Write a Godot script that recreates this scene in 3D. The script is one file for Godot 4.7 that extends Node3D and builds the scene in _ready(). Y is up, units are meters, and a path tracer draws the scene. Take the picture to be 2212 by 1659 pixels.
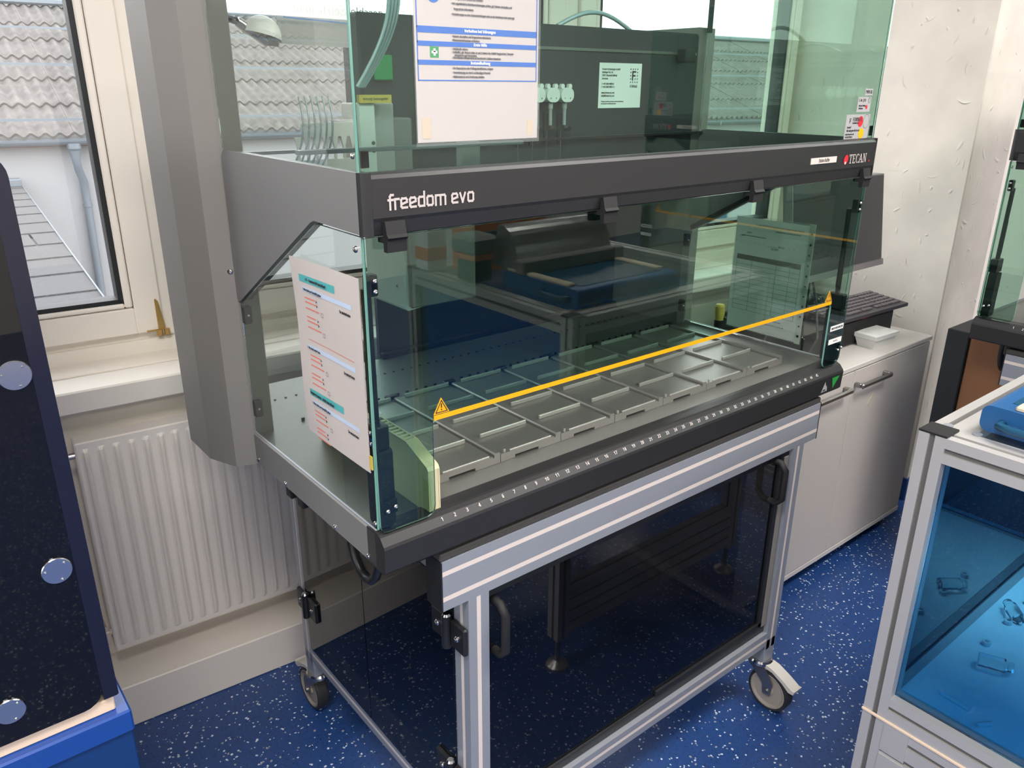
extends Node3D

# Coordinates in the builders: x along the robot's front, z towards the room, y up with 0 at the grid numbers; H lifts that to the floor.
const H := 0.98
const YAW := -0.0702364
const CAM := Vector3(-0.61871, 0.65689, 0.94266)
var M := {}
var off := {}
var taken := {}
var rng := RandomNumberGenerator.new()


class B:
	var v := PackedVector3Array()
	var n := PackedVector3Array()
	var t := PackedVector2Array()

	func tri3(a: Vector3, b: Vector3, c: Vector3, na: Vector3, nb: Vector3, nc: Vector3) -> void:
		v.append(a); v.append(c); v.append(b)
		n.append(na); n.append(nc); n.append(nb)
		t.append(Vector2.ZERO); t.append(Vector2.ZERO); t.append(Vector2.ZERO)

	func tri(a: Vector3, b: Vector3, c: Vector3) -> void:
		var m := (b - a).cross(c - a)
		if m.length_squared() < 1e-20:
			return
		m = m.normalized()
		tri3(a, b, c, m, m, m)

	func quad(a: Vector3, b: Vector3, c: Vector3, d: Vector3) -> void:
		tri(a, b, c)
		tri(a, c, d)

	func quadn(a: Vector3, b: Vector3, c: Vector3, d: Vector3, m: Vector3) -> void:
		if (b - a).cross(c - a).dot(m) < 0.0:
			quad(d, c, b, a)
		else:
			quad(a, b, c, d)

	func trin(a: Vector3, b: Vector3, c: Vector3, m: Vector3) -> void:
		if (b - a).cross(c - a).dot(m) < 0.0:
			tri(c, b, a)
		else:
			tri(a, b, c)

	func box(lo: Vector3, hi: Vector3, r := 0.0) -> B:
		var l := lo.min(hi)
		var h := lo.max(hi)
		var mid := (l + h) / 2
		var e := (h - l) / 2
		r = minf(r, minf(e.x, minf(e.y, e.z)) * 0.9)
		for a in 3:
			var b := (a + 1) % 3
			var c := (a + 2) % 3
			for s in [-1.0, 1.0]:
				var q := []
				for k in [[-1.0, -1.0], [1.0, -1.0], [1.0, 1.0], [-1.0, 1.0]]:
					var p := mid
					p[a] += s * e[a]
					p[b] += k[0] * (e[b] - r)
					p[c] += k[1] * (e[c] - r)
					q.append(p)
				var m := Vector3.ZERO
				m[a] = s
				quadn(q[0], q[1], q[2], q[3], m)
			if r > 0.0:
				for s in [-1.0, 1.0]:
					for u in [-1.0, 1.0]:
						var p0 := mid
						p0[b] += s * e[b]; p0[c] += u * (e[c] - r); p0[a] -= e[a] - r
						var p1 := p0
						p1[a] += 2 * (e[a] - r)
						var p2 := mid
						p2[b] += s * (e[b] - r); p2[c] += u * e[c]; p2[a] += e[a] - r
						var p3 := p2
						p3[a] -= 2 * (e[a] - r)
						var m := Vector3.ZERO
						m[b] = s; m[c] = u
						quadn(p0, p1, p2, p3, m)
		if r > 0.0:
			for x in [-1.0, 1.0]:
				for y in [-1.0, 1.0]:
					for z in [-1.0, 1.0]:
						var g := Vector3(x, y, z)
						var i := Vector3(x * (e.x - r), y * (e.y - r), z * (e.z - r)) + mid
						trin(i + Vector3(x * r, 0, 0), i + Vector3(0, y * r, 0), i + Vector3(0, 0, z * r), g)
		return self

	func at(axis: int, u: float, w: float, k: float) -> Vector3:
		# axis 0: u = z, w = y; axis 1: u = x, w = z; axis 2: u = x, w = y
		if axis == 0:
			return Vector3(k, w, u)
		if axis == 1:
			return Vector3(u, k, w)
		return Vector3(u, w, k)

	func prism(p: PackedVector2Array, axis: int, lo: float, hi: float) -> B:
		var area := 0.0
		for i in p.size():
			var q := p[(i + 1) % p.size()]
			area += p[i].x * q.y - q.x * p[i].y
		var k := signf(area)
		var ax := Vector3.ZERO
		ax[axis] = 1.0
		for i in p.size():
			var a := p[i]
			var b := p[(i + 1) % p.size()]
			var o := Vector2((b - a).y, -(b - a).x) * k
			quadn(at(axis, a.x, a.y, lo), at(axis, b.x, b.y, lo), at(axis, b.x, b.y, hi), at(axis, a.x, a.y, hi), at(axis, o.x, o.y, 0.0))
		var ids := Geometry2D.triangulate_polygon(p)
		for i in range(0, ids.size(), 3):
			var a := p[ids[i]]
			var b := p[ids[i + 1]]
			var c := p[ids[i + 2]]
			trin(at(axis, a.x, a.y, lo), at(axis, b.x, b.y, lo), at(axis, c.x, c.y, lo), -ax)
			trin(at(axis, a.x, a.y, hi), at(axis, b.x, b.y, hi), at(axis, c.x, c.y, hi), ax)
		return self

	func tube(path: Array, r: float, sides := 8, caps := true) -> B:
		var up := Vector3.UP
		var rings := []
		for i in path.size():
			var d: Vector3 = (path[mini(i + 1, path.size() - 1)] - path[maxi(i - 1, 0)]).normalized()
			if absf(d.dot(up)) > 0.95:
				up = Vector3.RIGHT if absf(d.x) < 0.9 else Vector3.BACK
			var x := up.cross(d).normalized()
			up = d.cross(x).normalized()
			var ring := []
			for k in sides:
				var a := TAU * k / sides
				ring.append(x * cos(a) + up * sin(a))
			rings.append(ring)
		for i in path.size() - 1:
			for k in sides:
				var j := (k + 1) % sides
				var a: Vector3 = path[i]
				var b: Vector3 = path[i + 1]
				tri3(a + rings[i][k] * r, a + rings[i][j] * r, b + rings[i + 1][j] * r, rings[i][k], rings[i][j], rings[i + 1][j])
				tri3(a + rings[i][k] * r, b + rings[i + 1][j] * r, b + rings[i + 1][k] * r, rings[i][k], rings[i + 1][j], rings[i + 1][k])
		if caps:
			for e in [0, path.size() - 1]:
				var d: Vector3 = path[0] - path[1] if e == 0 else path[-1] - path[-2]
				for k in range(1, sides - 1):
					trin(path[e] + rings[e][0] * r, path[e] + rings[e][k] * r, path[e] + rings[e][k + 1] * r, d)
		return self

	func lathe(c: Vector3, axis: Vector3, prof: Array, segs := 20) -> B:
		axis = axis.normalized()
		var x := (Vector3.UP if absf(axis.y) < 0.9 else Vector3.RIGHT).cross(axis).normalized()
		var y := axis.cross(x)
		for i in prof.size() - 1:
			var p: Vector2 = prof[i]
			var q: Vector2 = prof[i + 1]
			var o := Vector2((q - p).y, -(q - p).x).normalized()
			for k in segs:
				var a0 := TAU * k / segs
				var a1 := TAU * (k + 1) / segs
				var d0 := x * cos(a0) + y * sin(a0)
				var d1 := x * cos(a1) + y * sin(a1)
				var n0 := d0 * o.x + axis * o.y
				var n1 := d1 * o.x + axis * o.y
				var a := c + d0 * p.x + axis * p.y
				var b := c + d1 * p.x + axis * p.y
				var e := c + d1 * q.x + axis * q.y
				var f := c + d0 * q.x + axis * q.y
				if p.x > 1e-7:
					tri3(a, b, e, n0, n1, n1)
				if q.x > 1e-7:
					tri3(a, e, f, n0, n1, n0)
		return self

	func ribbon(pts: Array, w: float, to3: Callable) -> B:
		for i in pts.size() - 1:
			var a: Vector2 = pts[i]
			var b: Vector2 = pts[i + 1]
			var d := (b - a).normalized() * w / 2
			var s := Vector2(-d.y, d.x)
			a -= d
			b += d
			quad(to3.call(a - s), to3.call(b - s), to3.call(b + s), to3.call(a + s))
		return self

	func disc(c: Vector3, x: Vector3, y: Vector3, segs := 20) -> B:
		for k in segs:
			var a0 := TAU * k / segs
			var a1 := TAU * (k + 1) / segs
			tri(c, c + x * cos(a0) + y * sin(a0), c + x * cos(a1) + y * sin(a1))
		return self

	func uvquad(a: Vector3, b: Vector3, c: Vector3, d: Vector3) -> B:
		var m := (b - a).cross(c - a).normalized()
		tri3(a, b, c, m, m, m)
		tri3(a, c, d, m, m, m)
		var u := [Vector2(0, 1), Vector2(1, 0), Vector2(1, 1), Vector2(0, 1), Vector2(0, 0), Vector2(1, 0)]
		for i in 6:
			t[t.size() - 6 + i] = u[i]
		return self

	func mesh(o := Vector3.ZERO) -> ArrayMesh:
		var w := PackedVector3Array(v)
		for i in w.size():
			w[i] -= o
		var arr := []
		arr.resize(Mesh.ARRAY_MAX)
		arr[Mesh.ARRAY_VERTEX] = w
		arr[Mesh.ARRAY_NORMAL] = n
		arr[Mesh.ARRAY_TEX_UV] = t
		var m := ArrayMesh.new()
		m.add_surface_from_arrays(Mesh.PRIMITIVE_TRIANGLES, arr)
		return m


func bx(x0: float, y0: float, z0: float, x1: float, y1: float, z1: float, r := 0.0) -> B:
	return B.new().box(Vector3(x0, y0, z0), Vector3(x1, y1, z1), r)


func poly(a: Array) -> PackedVector2Array:
	var p := PackedVector2Array()
	for i in range(0, a.size(), 2):
		p.append(Vector2(a[i], a[i + 1]))
	return p


func rounded(x0: float, y0: float, x1: float, y1: float, r: float, k := 5) -> PackedVector2Array:
	var p := PackedVector2Array()
	for c in [[x1 - r, y0 + r, -PI / 2], [x1 - r, y1 - r, 0.0], [x0 + r, y1 - r, PI / 2], [x0 + r, y0 + r, PI]]:
		for i in k + 1:
			var a: float = c[2] + PI / 2 * i / k
			p.append(Vector2(c[0] + r * cos(a), c[1] + r * sin(a)))
	return p


func grooved(u0: float, v0: float, u1: float, v1: float, su: Array, sv: Array, sw: float, sd: float) -> PackedVector2Array:
	# a rectangle with grooves cut at su along its two long u sides and at sv along its v sides
	var p := PackedVector2Array()
	p.append(Vector2(u0, v0))
	for s in su:
		for q in [Vector2(s - sw / 2, v0), Vector2(s - sw / 2, v0 + sd), Vector2(s + sw / 2, v0 + sd), Vector2(s + sw / 2, v0)]: p.append(q)
	p.append(Vector2(u1, v0))
	for s in sv:
		for q in [Vector2(u1, s - sw / 2), Vector2(u1 - sd, s - sw / 2), Vector2(u1 - sd, s + sw / 2), Vector2(u1, s + sw / 2)]: p.append(q)
	p.append(Vector2(u1, v1))
	for i in range(su.size() - 1, -1, -1):
		var s: float = su[i]
		for q in [Vector2(s + sw / 2, v1), Vector2(s + sw / 2, v1 - sd), Vector2(s - sw / 2, v1 - sd), Vector2(s - sw / 2, v1)]: p.append(q)
	p.append(Vector2(u0, v1))
	for i in range(sv.size() - 1, -1, -1):
		var s: float = sv[i]
		for q in [Vector2(u0, s + sw / 2), Vector2(u0 + sd, s + sw / 2), Vector2(u0 + sd, s - sw / 2), Vector2(u0, s - sw / 2)]: p.append(q)
	return p


func numbered(called: String, parent: Node = self) -> String:
	var key := str(parent.get_instance_id()) + called
	taken[key] = taken.get(key, -1) + 1
	return called if taken[key] == 0 else "%s_%03d" % [called, taken[key]]


func tag(o: Node, label: String, category := "", group := "", kind := "") -> Node:
	if label: o.set_meta("label", label)
	if category: o.set_meta("category", category)
	if group: o.set_meta("group", group)
	if kind: o.set_meta("kind", kind)
	return o


func thing(called: String, label: String, category: String, base: Vector3, group := "", yaw := 0.0, kind := "") -> Node3D:
	var o := Node3D.new()
	o.name = numbered(called)
	add_child(o)
	off[o] = base
	o.position = base.rotated(Vector3.UP, yaw) + Vector3(0, H, 0)
	o.rotation.y = yaw
	tag(o, label, category, group, kind)
	return o


func put(b: B, called: String, mat: Material, parent: Node3D, label := "") -> MeshInstance3D:
	var o := MeshInstance3D.new()
	o.name = numbered(called, parent)
	o.mesh = b.mesh(off[parent])
	o.material_override = mat
	parent.add_child(o)
	off[o] = off[parent]
	if label: o.set_meta("label", label)
	return o


func again(m: MeshInstance3D, called: String, parent: Node3D, move: Vector3) -> MeshInstance3D:
	var o := MeshInstance3D.new()
	o.name = numbered(called, parent)
	o.mesh = m.mesh
	o.material_override = m.material_override
	o.position = m.position + move
	parent.add_child(o)
	off[o] = off[parent]
	return o


func top(b: B, called: String, mat: Material, label: String, category: String, group := "", yaw := 0.0, kind := "") -> MeshInstance3D:
	var lo := Vector3.INF
	var hi := -Vector3.INF
	for p in b.v:
		lo = lo.min(p)
		hi = hi.max(p)
	var base := Vector3((lo.x + hi.x) / 2, lo.y, (lo.z + hi.z) / 2)
	var o := MeshInstance3D.new()
	o.name = numbered(called)
	o.mesh = b.mesh(base)
	o.material_override = mat
	add_child(o)
	off[o] = base
	o.position = base.rotated(Vector3.UP, yaw) + Vector3(0, H, 0)
	o.rotation.y = yaw
	tag(o, label, category, group, kind)
	return o


func structure(b: B, called: String, mat: Material, yaw := YAW) -> MeshInstance3D:
	return top(b, called, mat, "", "", "", yaw, "structure")


const FRONT := Basis(Vector3.RIGHT, Vector3.UP, Vector3.BACK)
const LEFTWARD := Basis(Vector3.BACK, Vector3.UP, Vector3.LEFT)
const RIGHTWARD := Basis(Vector3.FORWARD, Vector3.UP, Vector3.RIGHT)


func words(s: String, cap: float, p: Vector3, basis: Basis, mat: Material, parent: Node3D, called := "lettering", align := 0, face := "sans", squeeze := 1.0, step := 1.5) -> MeshInstance3D:
	var m := TextMesh.new()
	m.text = s
	m.font = M[face]
	m.font_size = 32
	m.pixel_size = cap / 0.714 / 32
	m.depth = 0.0004
	m.curve_step = step
	m.horizontal_alignment = [HORIZONTAL_ALIGNMENT_LEFT, HORIZONTAL_ALIGNMENT_CENTER, HORIZONTAL_ALIGNMENT_RIGHT][align]
	m.material = mat
	var o := MeshInstance3D.new()
	o.name = numbered(called, parent)
	o.mesh = m
	o.transform = Transform3D(basis * Basis.from_scale(Vector3(squeeze, 1, 1)), p - off[parent])
	parent.add_child(o)
	return o


func screw(parent: Node3D, p: Vector3, axis: Vector3, r := 0.0035) -> void:
	put(B.new().lathe(p, axis, [Vector2(0, -0.001), Vector2(r, -0.001), Vector2(r, r * 0.25), Vector2(r * 0.75, r * 0.6), Vector2(r * 0.45, r * 0.7), Vector2(r * 0.45, r * 0.3), Vector2(0, r * 0.3)], 12), "screw", M.chrome, parent)


func mat(called: String, c: Color, rough := 0.5, metal := 0.0) -> StandardMaterial3D:
	var m := StandardMaterial3D.new()
	m.resource_name = called
	m.albedo_color = c
	m.roughness = rough
	m.metallic = metal
	M[called] = m
	return m


func rgb(r: int, g: int, b: int) -> Color:
	return Color8(r, g, b)


func noise_tex(freq: float, size: int, bump := false, lo := 0.0, hi := 1.0, octaves := 4) -> NoiseTexture2D:
	var f := FastNoiseLite.new()
	f.noise_type = FastNoiseLite.TYPE_SIMPLEX
	f.frequency = freq
	f.fractal_octaves = octaves
	f.seed = 11
	var t := NoiseTexture2D.new()
	t.width = size
	t.height = size
	t.seamless = true
	t.noise = f
	t.as_normal_map = bump
	if not bump:
		var g := Gradient.new()
		g.set_color(0, Color(lo, lo, lo))
		g.set_color(1, Color(hi, hi, hi))
		t.color_ramp = g
	return t


func triplanar(m: StandardMaterial3D, s: float, world := true) -> StandardMaterial3D:
	m.uv1_triplanar = true
	m.uv1_world_triplanar = world
	m.uv1_scale = Vector3.ONE * s
	return m


func relief(m: StandardMaterial3D, t: Texture2D, cm: float, s: float) -> StandardMaterial3D:
	m.heightmap_enabled = true
	m.heightmap_texture = t
	m.heightmap_scale = cm
	return triplanar(m, s)


func glass(called: String, c: Color) -> StandardMaterial3D:
	var m := mat(called, Color(c, 0.0), 0.0)
	m.refraction_enabled = true
	m.refraction_scale = 0.05
	m.transparency = BaseMaterial3D.TRANSPARENCY_ALPHA
	return m


func pane(called: String, c: Color, a: float, rough := 0.02) -> StandardMaterial3D:
	var m := mat(called, Color(c, a), rough)
	m.transparency = BaseMaterial3D.TRANSPARENCY_ALPHA
	return m


func font(names: String, weight := 400) -> SystemFont:
	var f := SystemFont.new()
	f.font_names = [names]
	f.font_weight = weight
	return f


func plaster_image() -> ImageTexture:
	# trowel ridges and crumbs on a nearly smooth coat
	rng.seed = 9
	var s := 1024
	var f := FastNoiseLite.new()
	f.frequency = 0.006
	f.fractal_octaves = 4
	var h := PackedFloat32Array()
	h.resize(s * s)
	for i in s * s:
		h[i] = 0.30 + 0.10 * f.get_noise_2d(i % s, i / s)
	for k in 230:
		var p := Vector2(rng.randf() * s, rng.randf() * s)
		var a := rng.randfn(PI / 2, 0.45) if rng.randf() < 0.75 else rng.randf() * PI
		var l := rng.randf_range(6.0, 42.0)
		var w := rng.randf_range(1.3, 3.2)
		var e := rng.randf_range(0.08, 0.42)
		var bend := rng.randf_range(-0.02, 0.02)
		var n := int(l)
		for i in n:
			var q := p + Vector2(cos(a + bend * i), sin(a + bend * i)) * i
			var g := e * sin(PI * (i + 0.5) / n)
			for dy in range(-4, 5):
				for dx in range(-4, 5):
					var x := posmod(int(q.x) + dx, s)
					var y := posmod(int(q.y) + dy, s)
					var v := 0.30 + g * exp(-(dx * dx + dy * dy) / (w * w))
					h[y * s + x] = maxf(h[y * s + x], v)
	var im := Image.create(s, s, false, Image.FORMAT_RGB8)
	for i in s * s:
		im.set_pixel(i % s, i / s, Color(h[i], h[i], h[i]))
	return ImageTexture.create_from_image(im)


func floor_image() -> ImageTexture:
	rng.seed = 5
	var s := 1536
	var im := Image.create(s, s, false, Image.FORMAT_RGB8)
	var f := FastNoiseLite.new()
	f.frequency = 0.02
	for y in s:
		for x in s:
			var k := 0.92 + 0.1 * f.get_noise_2d(x * 4, y * 4) + rng.randf() * 0.10
			im.set_pixel(x, y, Color(0.145 * k, 0.285 * k, 0.52 * k))
	for i in 13000:
		var kind := rng.randf()
		var c := Color(0.10, 0.19, 0.37) if kind < 0.62 else (Color(0.82, 0.86, 0.92) if kind < 0.88 else Color(0.62, 0.62, 0.64))
		var r := rng.randf_range(1.2, 3.0) if kind < 0.62 else rng.randf_range(1.6, 4.1)
		var e := rng.randf_range(0.55, 1.0)
		var a := rng.randf() * PI
		var px := rng.randi() % s
		var py := rng.randi() % s
		var sk := rng.randf_range(-0.4, 0.4)
		for dy in range(-5, 6):
			for dx in range(-5, 6):
				var u := dx * cos(a) + dy * sin(a)
				var w := (-dx * sin(a) + dy * cos(a)) / e + sk * u
				if absf(u) + absf(w) * 0.6 < r and absf(w) < r * 0.9:
					im.set_pixel((px + dx + s) % s, (py + dy + s) % s, c)
	im.generate_mipmaps()
	return ImageTexture.create_from_image(im)


func materials() -> void:
	M["sans"] = font("Droid Sans")
	M["bold"] = font("Droid Sans", 700)
	M["serif"] = font("Droid Serif")
	var fine := noise_tex(0.09, 256, false, 0.0, 1.0, 3)
	var coarse := noise_tex(0.012, 512, false, 0.0, 1.0, 5)
	var wall_tex := noise_tex(0.006, 512, false, 0.9, 1.0, 4)
	mat("wall", rgb(238, 231, 220), 0.9)
	relief(mat("plaster", rgb(233, 227, 216), 0.85), plaster_image(), 0.9, 0.75)
	mat("ceiling", rgb(240, 238, 232), 0.9)
	mat("paint", rgb(238, 232, 222), 0.4)
	mat("window_plastic", rgb(240, 233, 222), 0.3)
	mat("gasket", rgb(28, 30, 33), 0.5)
	mat("skirting", rgb(38, 78, 138), 0.5)
	mat("grey_light", rgb(126, 123, 119), 0.5)
	mat("grey_mid", rgb(120, 120, 119), 0.42)
	mat("grey_dark", rgb(40, 40, 41), 0.42)
	mat("black", rgb(30, 31, 33), 0.4)
	mat("soft_black", rgb(22, 22, 24), 0.65)
	mat("inner_dark", rgb(40, 46, 50), 0.5)
	relief(mat("board_dark", rgb(62, 60, 58), 0.7), fine, 0.05, 6.0)
	mat("deck_metal", Color(0.46, 0.46, 0.445), 0.42, 0.25)
	mat("carrier_metal", Color(0.63, 0.625, 0.60), 0.4, 0.5)
	mat("carrier_edge", Color(0.72, 0.715, 0.69), 0.4, 0.3)
	mat("chrome", Color(0.82, 0.81, 0.8), 0.15, 1.0)
	mat("steel", Color(0.62, 0.61, 0.6), 0.3, 0.9)
	mat("alu", Color(0.60, 0.62, 0.655), 0.36, 0.3)
	mat("alu_white", Color(0.76, 0.75, 0.74), 0.4, 0.35)
	mat("slot_cover", rgb(214, 203, 196), 0.45)
	mat("groove_dark", rgb(96, 94, 92), 0.6)
	mat("white_plastic", rgb(225, 226, 222), 0.4)
	mat("beige", rgb(222, 212, 172), 0.5)
	mat("cream", rgb(228, 205, 180), 0.5)
	mat("glass_edge", rgb(124, 176, 163), 0.25)
	mat("sign_grey", rgb(150, 152, 150), 0.6)
	mat("scrap", rgb(206, 198, 178), 0.5)
	mat("white", rgb(240, 240, 238), 0.5)
	mat("paper", rgb(206, 198, 193), 0.35).backlight_enabled = true
	M.paper.backlight = Color(0.12, 0.12, 0.12)
	mat("paper_sheer", rgb(236, 240, 238), 0.6).backlight_enabled = true
	M.paper_sheer.backlight = Color(1.0, 1.0, 1.0)
	mat("ink", rgb(46, 46, 50), 0.6)
	mat("ink_grey", rgb(104, 104, 108), 0.6)
	mat("ink_red", rgb(226, 128, 112), 0.6)
	mat("sign_blue", rgb(44, 108, 192), 0.5)
	mat("pale_blue", rgb(196, 212, 234), 0.5)
	mat("teal_bar", rgb(84, 178, 180), 0.5)
	mat("sign_green", rgb(36, 148, 84), 0.5)
	mat("tape", rgb(206, 190, 168), 0.5)
	mat("yellow", rgb(240, 172, 16), 0.4)
	mat("sticker_yellow", rgb(206, 180, 84), 0.5)
	mat("lettering", rgb(194, 185, 181), 0.5)
	mat("logo_red", rgb(206, 40, 52), 0.4)
	mat("logo_green", rgb(44, 150, 66), 0.4)
	mat("sticker_grey", rgb(164, 163, 163), 0.4)
	mat("label_blue", rgb(20, 88, 180), 0.4)
	mat("orange", rgb(236, 118, 56), 0.5)
	mat("machine_blue", rgb(30, 86, 140), 0.35)
	mat("screen_blue", rgb(24, 74, 104), 0.25)
	mat("table_blue", rgb(18, 54, 108), 0.3)
	mat("table_edge", rgb(24, 68, 146), 0.25)
	mat("cabinet", rgb(204, 198, 192), 0.45)
	mat("cabinet_top", rgb(216, 212, 206), 0.35)
	mat("wood", rgb(150, 104, 72), 0.6)
	mat("key", rgb(96, 90, 92), 0.5)
	mat("keyboard", rgb(66, 64, 68), 0.45)
	mat("pc", rgb(32, 32, 35), 0.3)
	mat("screen", rgb(56, 57, 60), 0.3)
	mat("bezel", rgb(128, 124, 124), 0.4)
	mat("radiator", rgb(238, 232, 224), 0.32)
	mat("tyre", rgb(44, 44, 46), 0.55)
	mat("hub", rgb(158, 150, 140), 0.5)
	mat("pedal", rgb(206, 202, 194), 0.4)
	mat("brass", rgb(196, 162, 96), 0.35, 0.8)
	relief(mat("asbestos", rgb(122, 116, 111), 0.95), noise_tex(0.02, 512, false, 0.0, 1.0, 5), 1.0, 0.6)
	M.asbestos.albedo_texture = noise_tex(0.012, 512, false, 0.72, 1.05, 6)
	relief(mat("felt", rgb(94, 92, 91), 0.95), fine, 0.6, 1.2)
	M.felt.albedo_texture = noise_tex(0.2, 512, false, 0.78, 1.06, 3)
	mat("facade", rgb(160, 160, 162), 0.9)
	mat("zinc", rgb(122, 130, 138), 0.4, 0.3)
	mat("leaf", rgb(86, 104, 52), 0.9)
	mat("leaf_autumn", rgb(170, 112, 40), 0.9)
	mat("bark", rgb(80, 66, 54), 0.9)
	mat("acrylic_edge", rgb(22, 23, 40), 0.2)
	pane("smoke", rgb(10, 11, 14), 0.80)
	pane("acrylic", rgb(14, 12, 14), 0.93)
	pane("window_pane", rgb(240, 250, 248), 0.02)
	pane("clear_film", rgb(225, 235, 235), 0.05, 0.12)
	glass("glass_teal", Color(0.72, 0.855, 0.80))
	glass("glass_side", Color(0.93, 0.965, 0.935))
	glass("glass_blue", Color(0.36, 0.72, 0.93))
	glass("glass_clear", Color(0.93, 0.97, 0.96))
	mat("tubing", rgb(150, 170, 176), 0.2)
	mat("cable", rgb(52, 54, 56), 0.5)
	var lf := mat("lamp_face", rgb(255, 246, 232), 0.6)
	lf.emission_enabled = true
	lf.emission = Color(1.0, 0.95, 0.89)
	lf.emission_energy_multiplier = 1.0
	var fl := mat("floor", Color.WHITE, 0.34)
	fl.albedo_texture = floor_image()
	fl.texture_filter = BaseMaterial3D.TEXTURE_FILTER_LINEAR_WITH_MIPMAPS
	M.plaster.albedo_texture = wall_tex


func _ready() -> void:
	# camera
	var cam := Camera3D.new()
	cam.name = "camera"
	cam.fov = rad_to_deg(2.0 * atan(829.5 / 1708.7))
	cam.near = 0.02
	cam.far = 300.0
	cam.transform = Transform3D(Basis(Vector3(0.77830531, 0.00423297, 0.62787174), Vector3(0.21789002, 0.93601498, -0.27640532), Vector3(-0.58886737, 0.35193471, 0.72758311)), CAM + Vector3(0, H, 0))
	add_child(cam)
	cam.current = true
	# sky and exposure
	var sm := ProceduralSkyMaterial.new()
	sm.sky_top_color = Color(0.95, 0.97, 1.0)
	sm.sky_horizon_color = Color(1.0, 0.99, 0.97)
	sm.ground_bottom_color = Color(0.55, 0.54, 0.52)
	sm.ground_horizon_color = Color(0.80, 0.80, 0.80)
	sm.sky_curve = 0.2
	sm.sky_energy_multiplier = 1.0
	var sky := Sky.new()
	sky.sky_material = sm
	var env := Environment.new()
	env.background_mode = Environment.BG_SKY
	env.sky = sky
	env.background_energy_multiplier = 4.6
	env.tonemap_mode = Environment.TONE_MAPPER_LINEAR
	env.tonemap_exposure = 1.0
	env.sdfgi_enabled = true
	env.ssao_enabled = true
	env.ssil_enabled = true
	var we := WorldEnvironment.new()
	we.name = "environment"
	we.environment = env
	add_child(we)
	# ceiling panels, all above the frame
	for t in [-0.9, 1.7, 4.3]:
		for d in [0.9, 3.2]:
			var al := AreaLight3D.new()
			al.name = "ceiling_panel_light"
			al.area_size = Vector2(1.15, 0.55)
			al.light_color = Color(1.0, 0.975, 0.95)
			al.light_energy = 6.2
			al.shadow_enabled = true
			al.area_range = 14.0
			al.position = Vector3(t, 1.915, d).rotated(Vector3.UP, YAW) + Vector3(0, H, 0)
			al.basis = Basis(Vector3.UP, YAW) * Basis(Vector3.RIGHT, -PI / 2)
			add_child(al, true)
	materials()
	build_room()
	build_outside()
	var robot := build_robot("dark grey glass fronted pipetting robot filling the middle of the room")
	var stand := build_stand("wheeled aluminium stand with smoked doors under the middle robot")
	build_acrylic()
	build_tank()
	build_cabinet()
	# the same robot and stand once more, turned, at the right edge
	for s in [robot, stand]:
		var c: Node3D = s.duplicate()
		c.name = numbered("liquid_handling_robot" if s == robot else "robot_stand")
		add_child(c)
		c.rotation.y = -PI / 2
		c.position = Vector3(1.93, 0, 0.132) + (s.position as Vector3).rotated(Vector3.UP, -PI / 2)
		c.set_meta("label", "second dark grey robot of the same kind, cut off by the right edge" if s == robot else "second aluminium stand, carrying the robot at the right edge")
	build_carriers()
	build_rack()
	build_papers()
	build_lamps()


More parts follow.
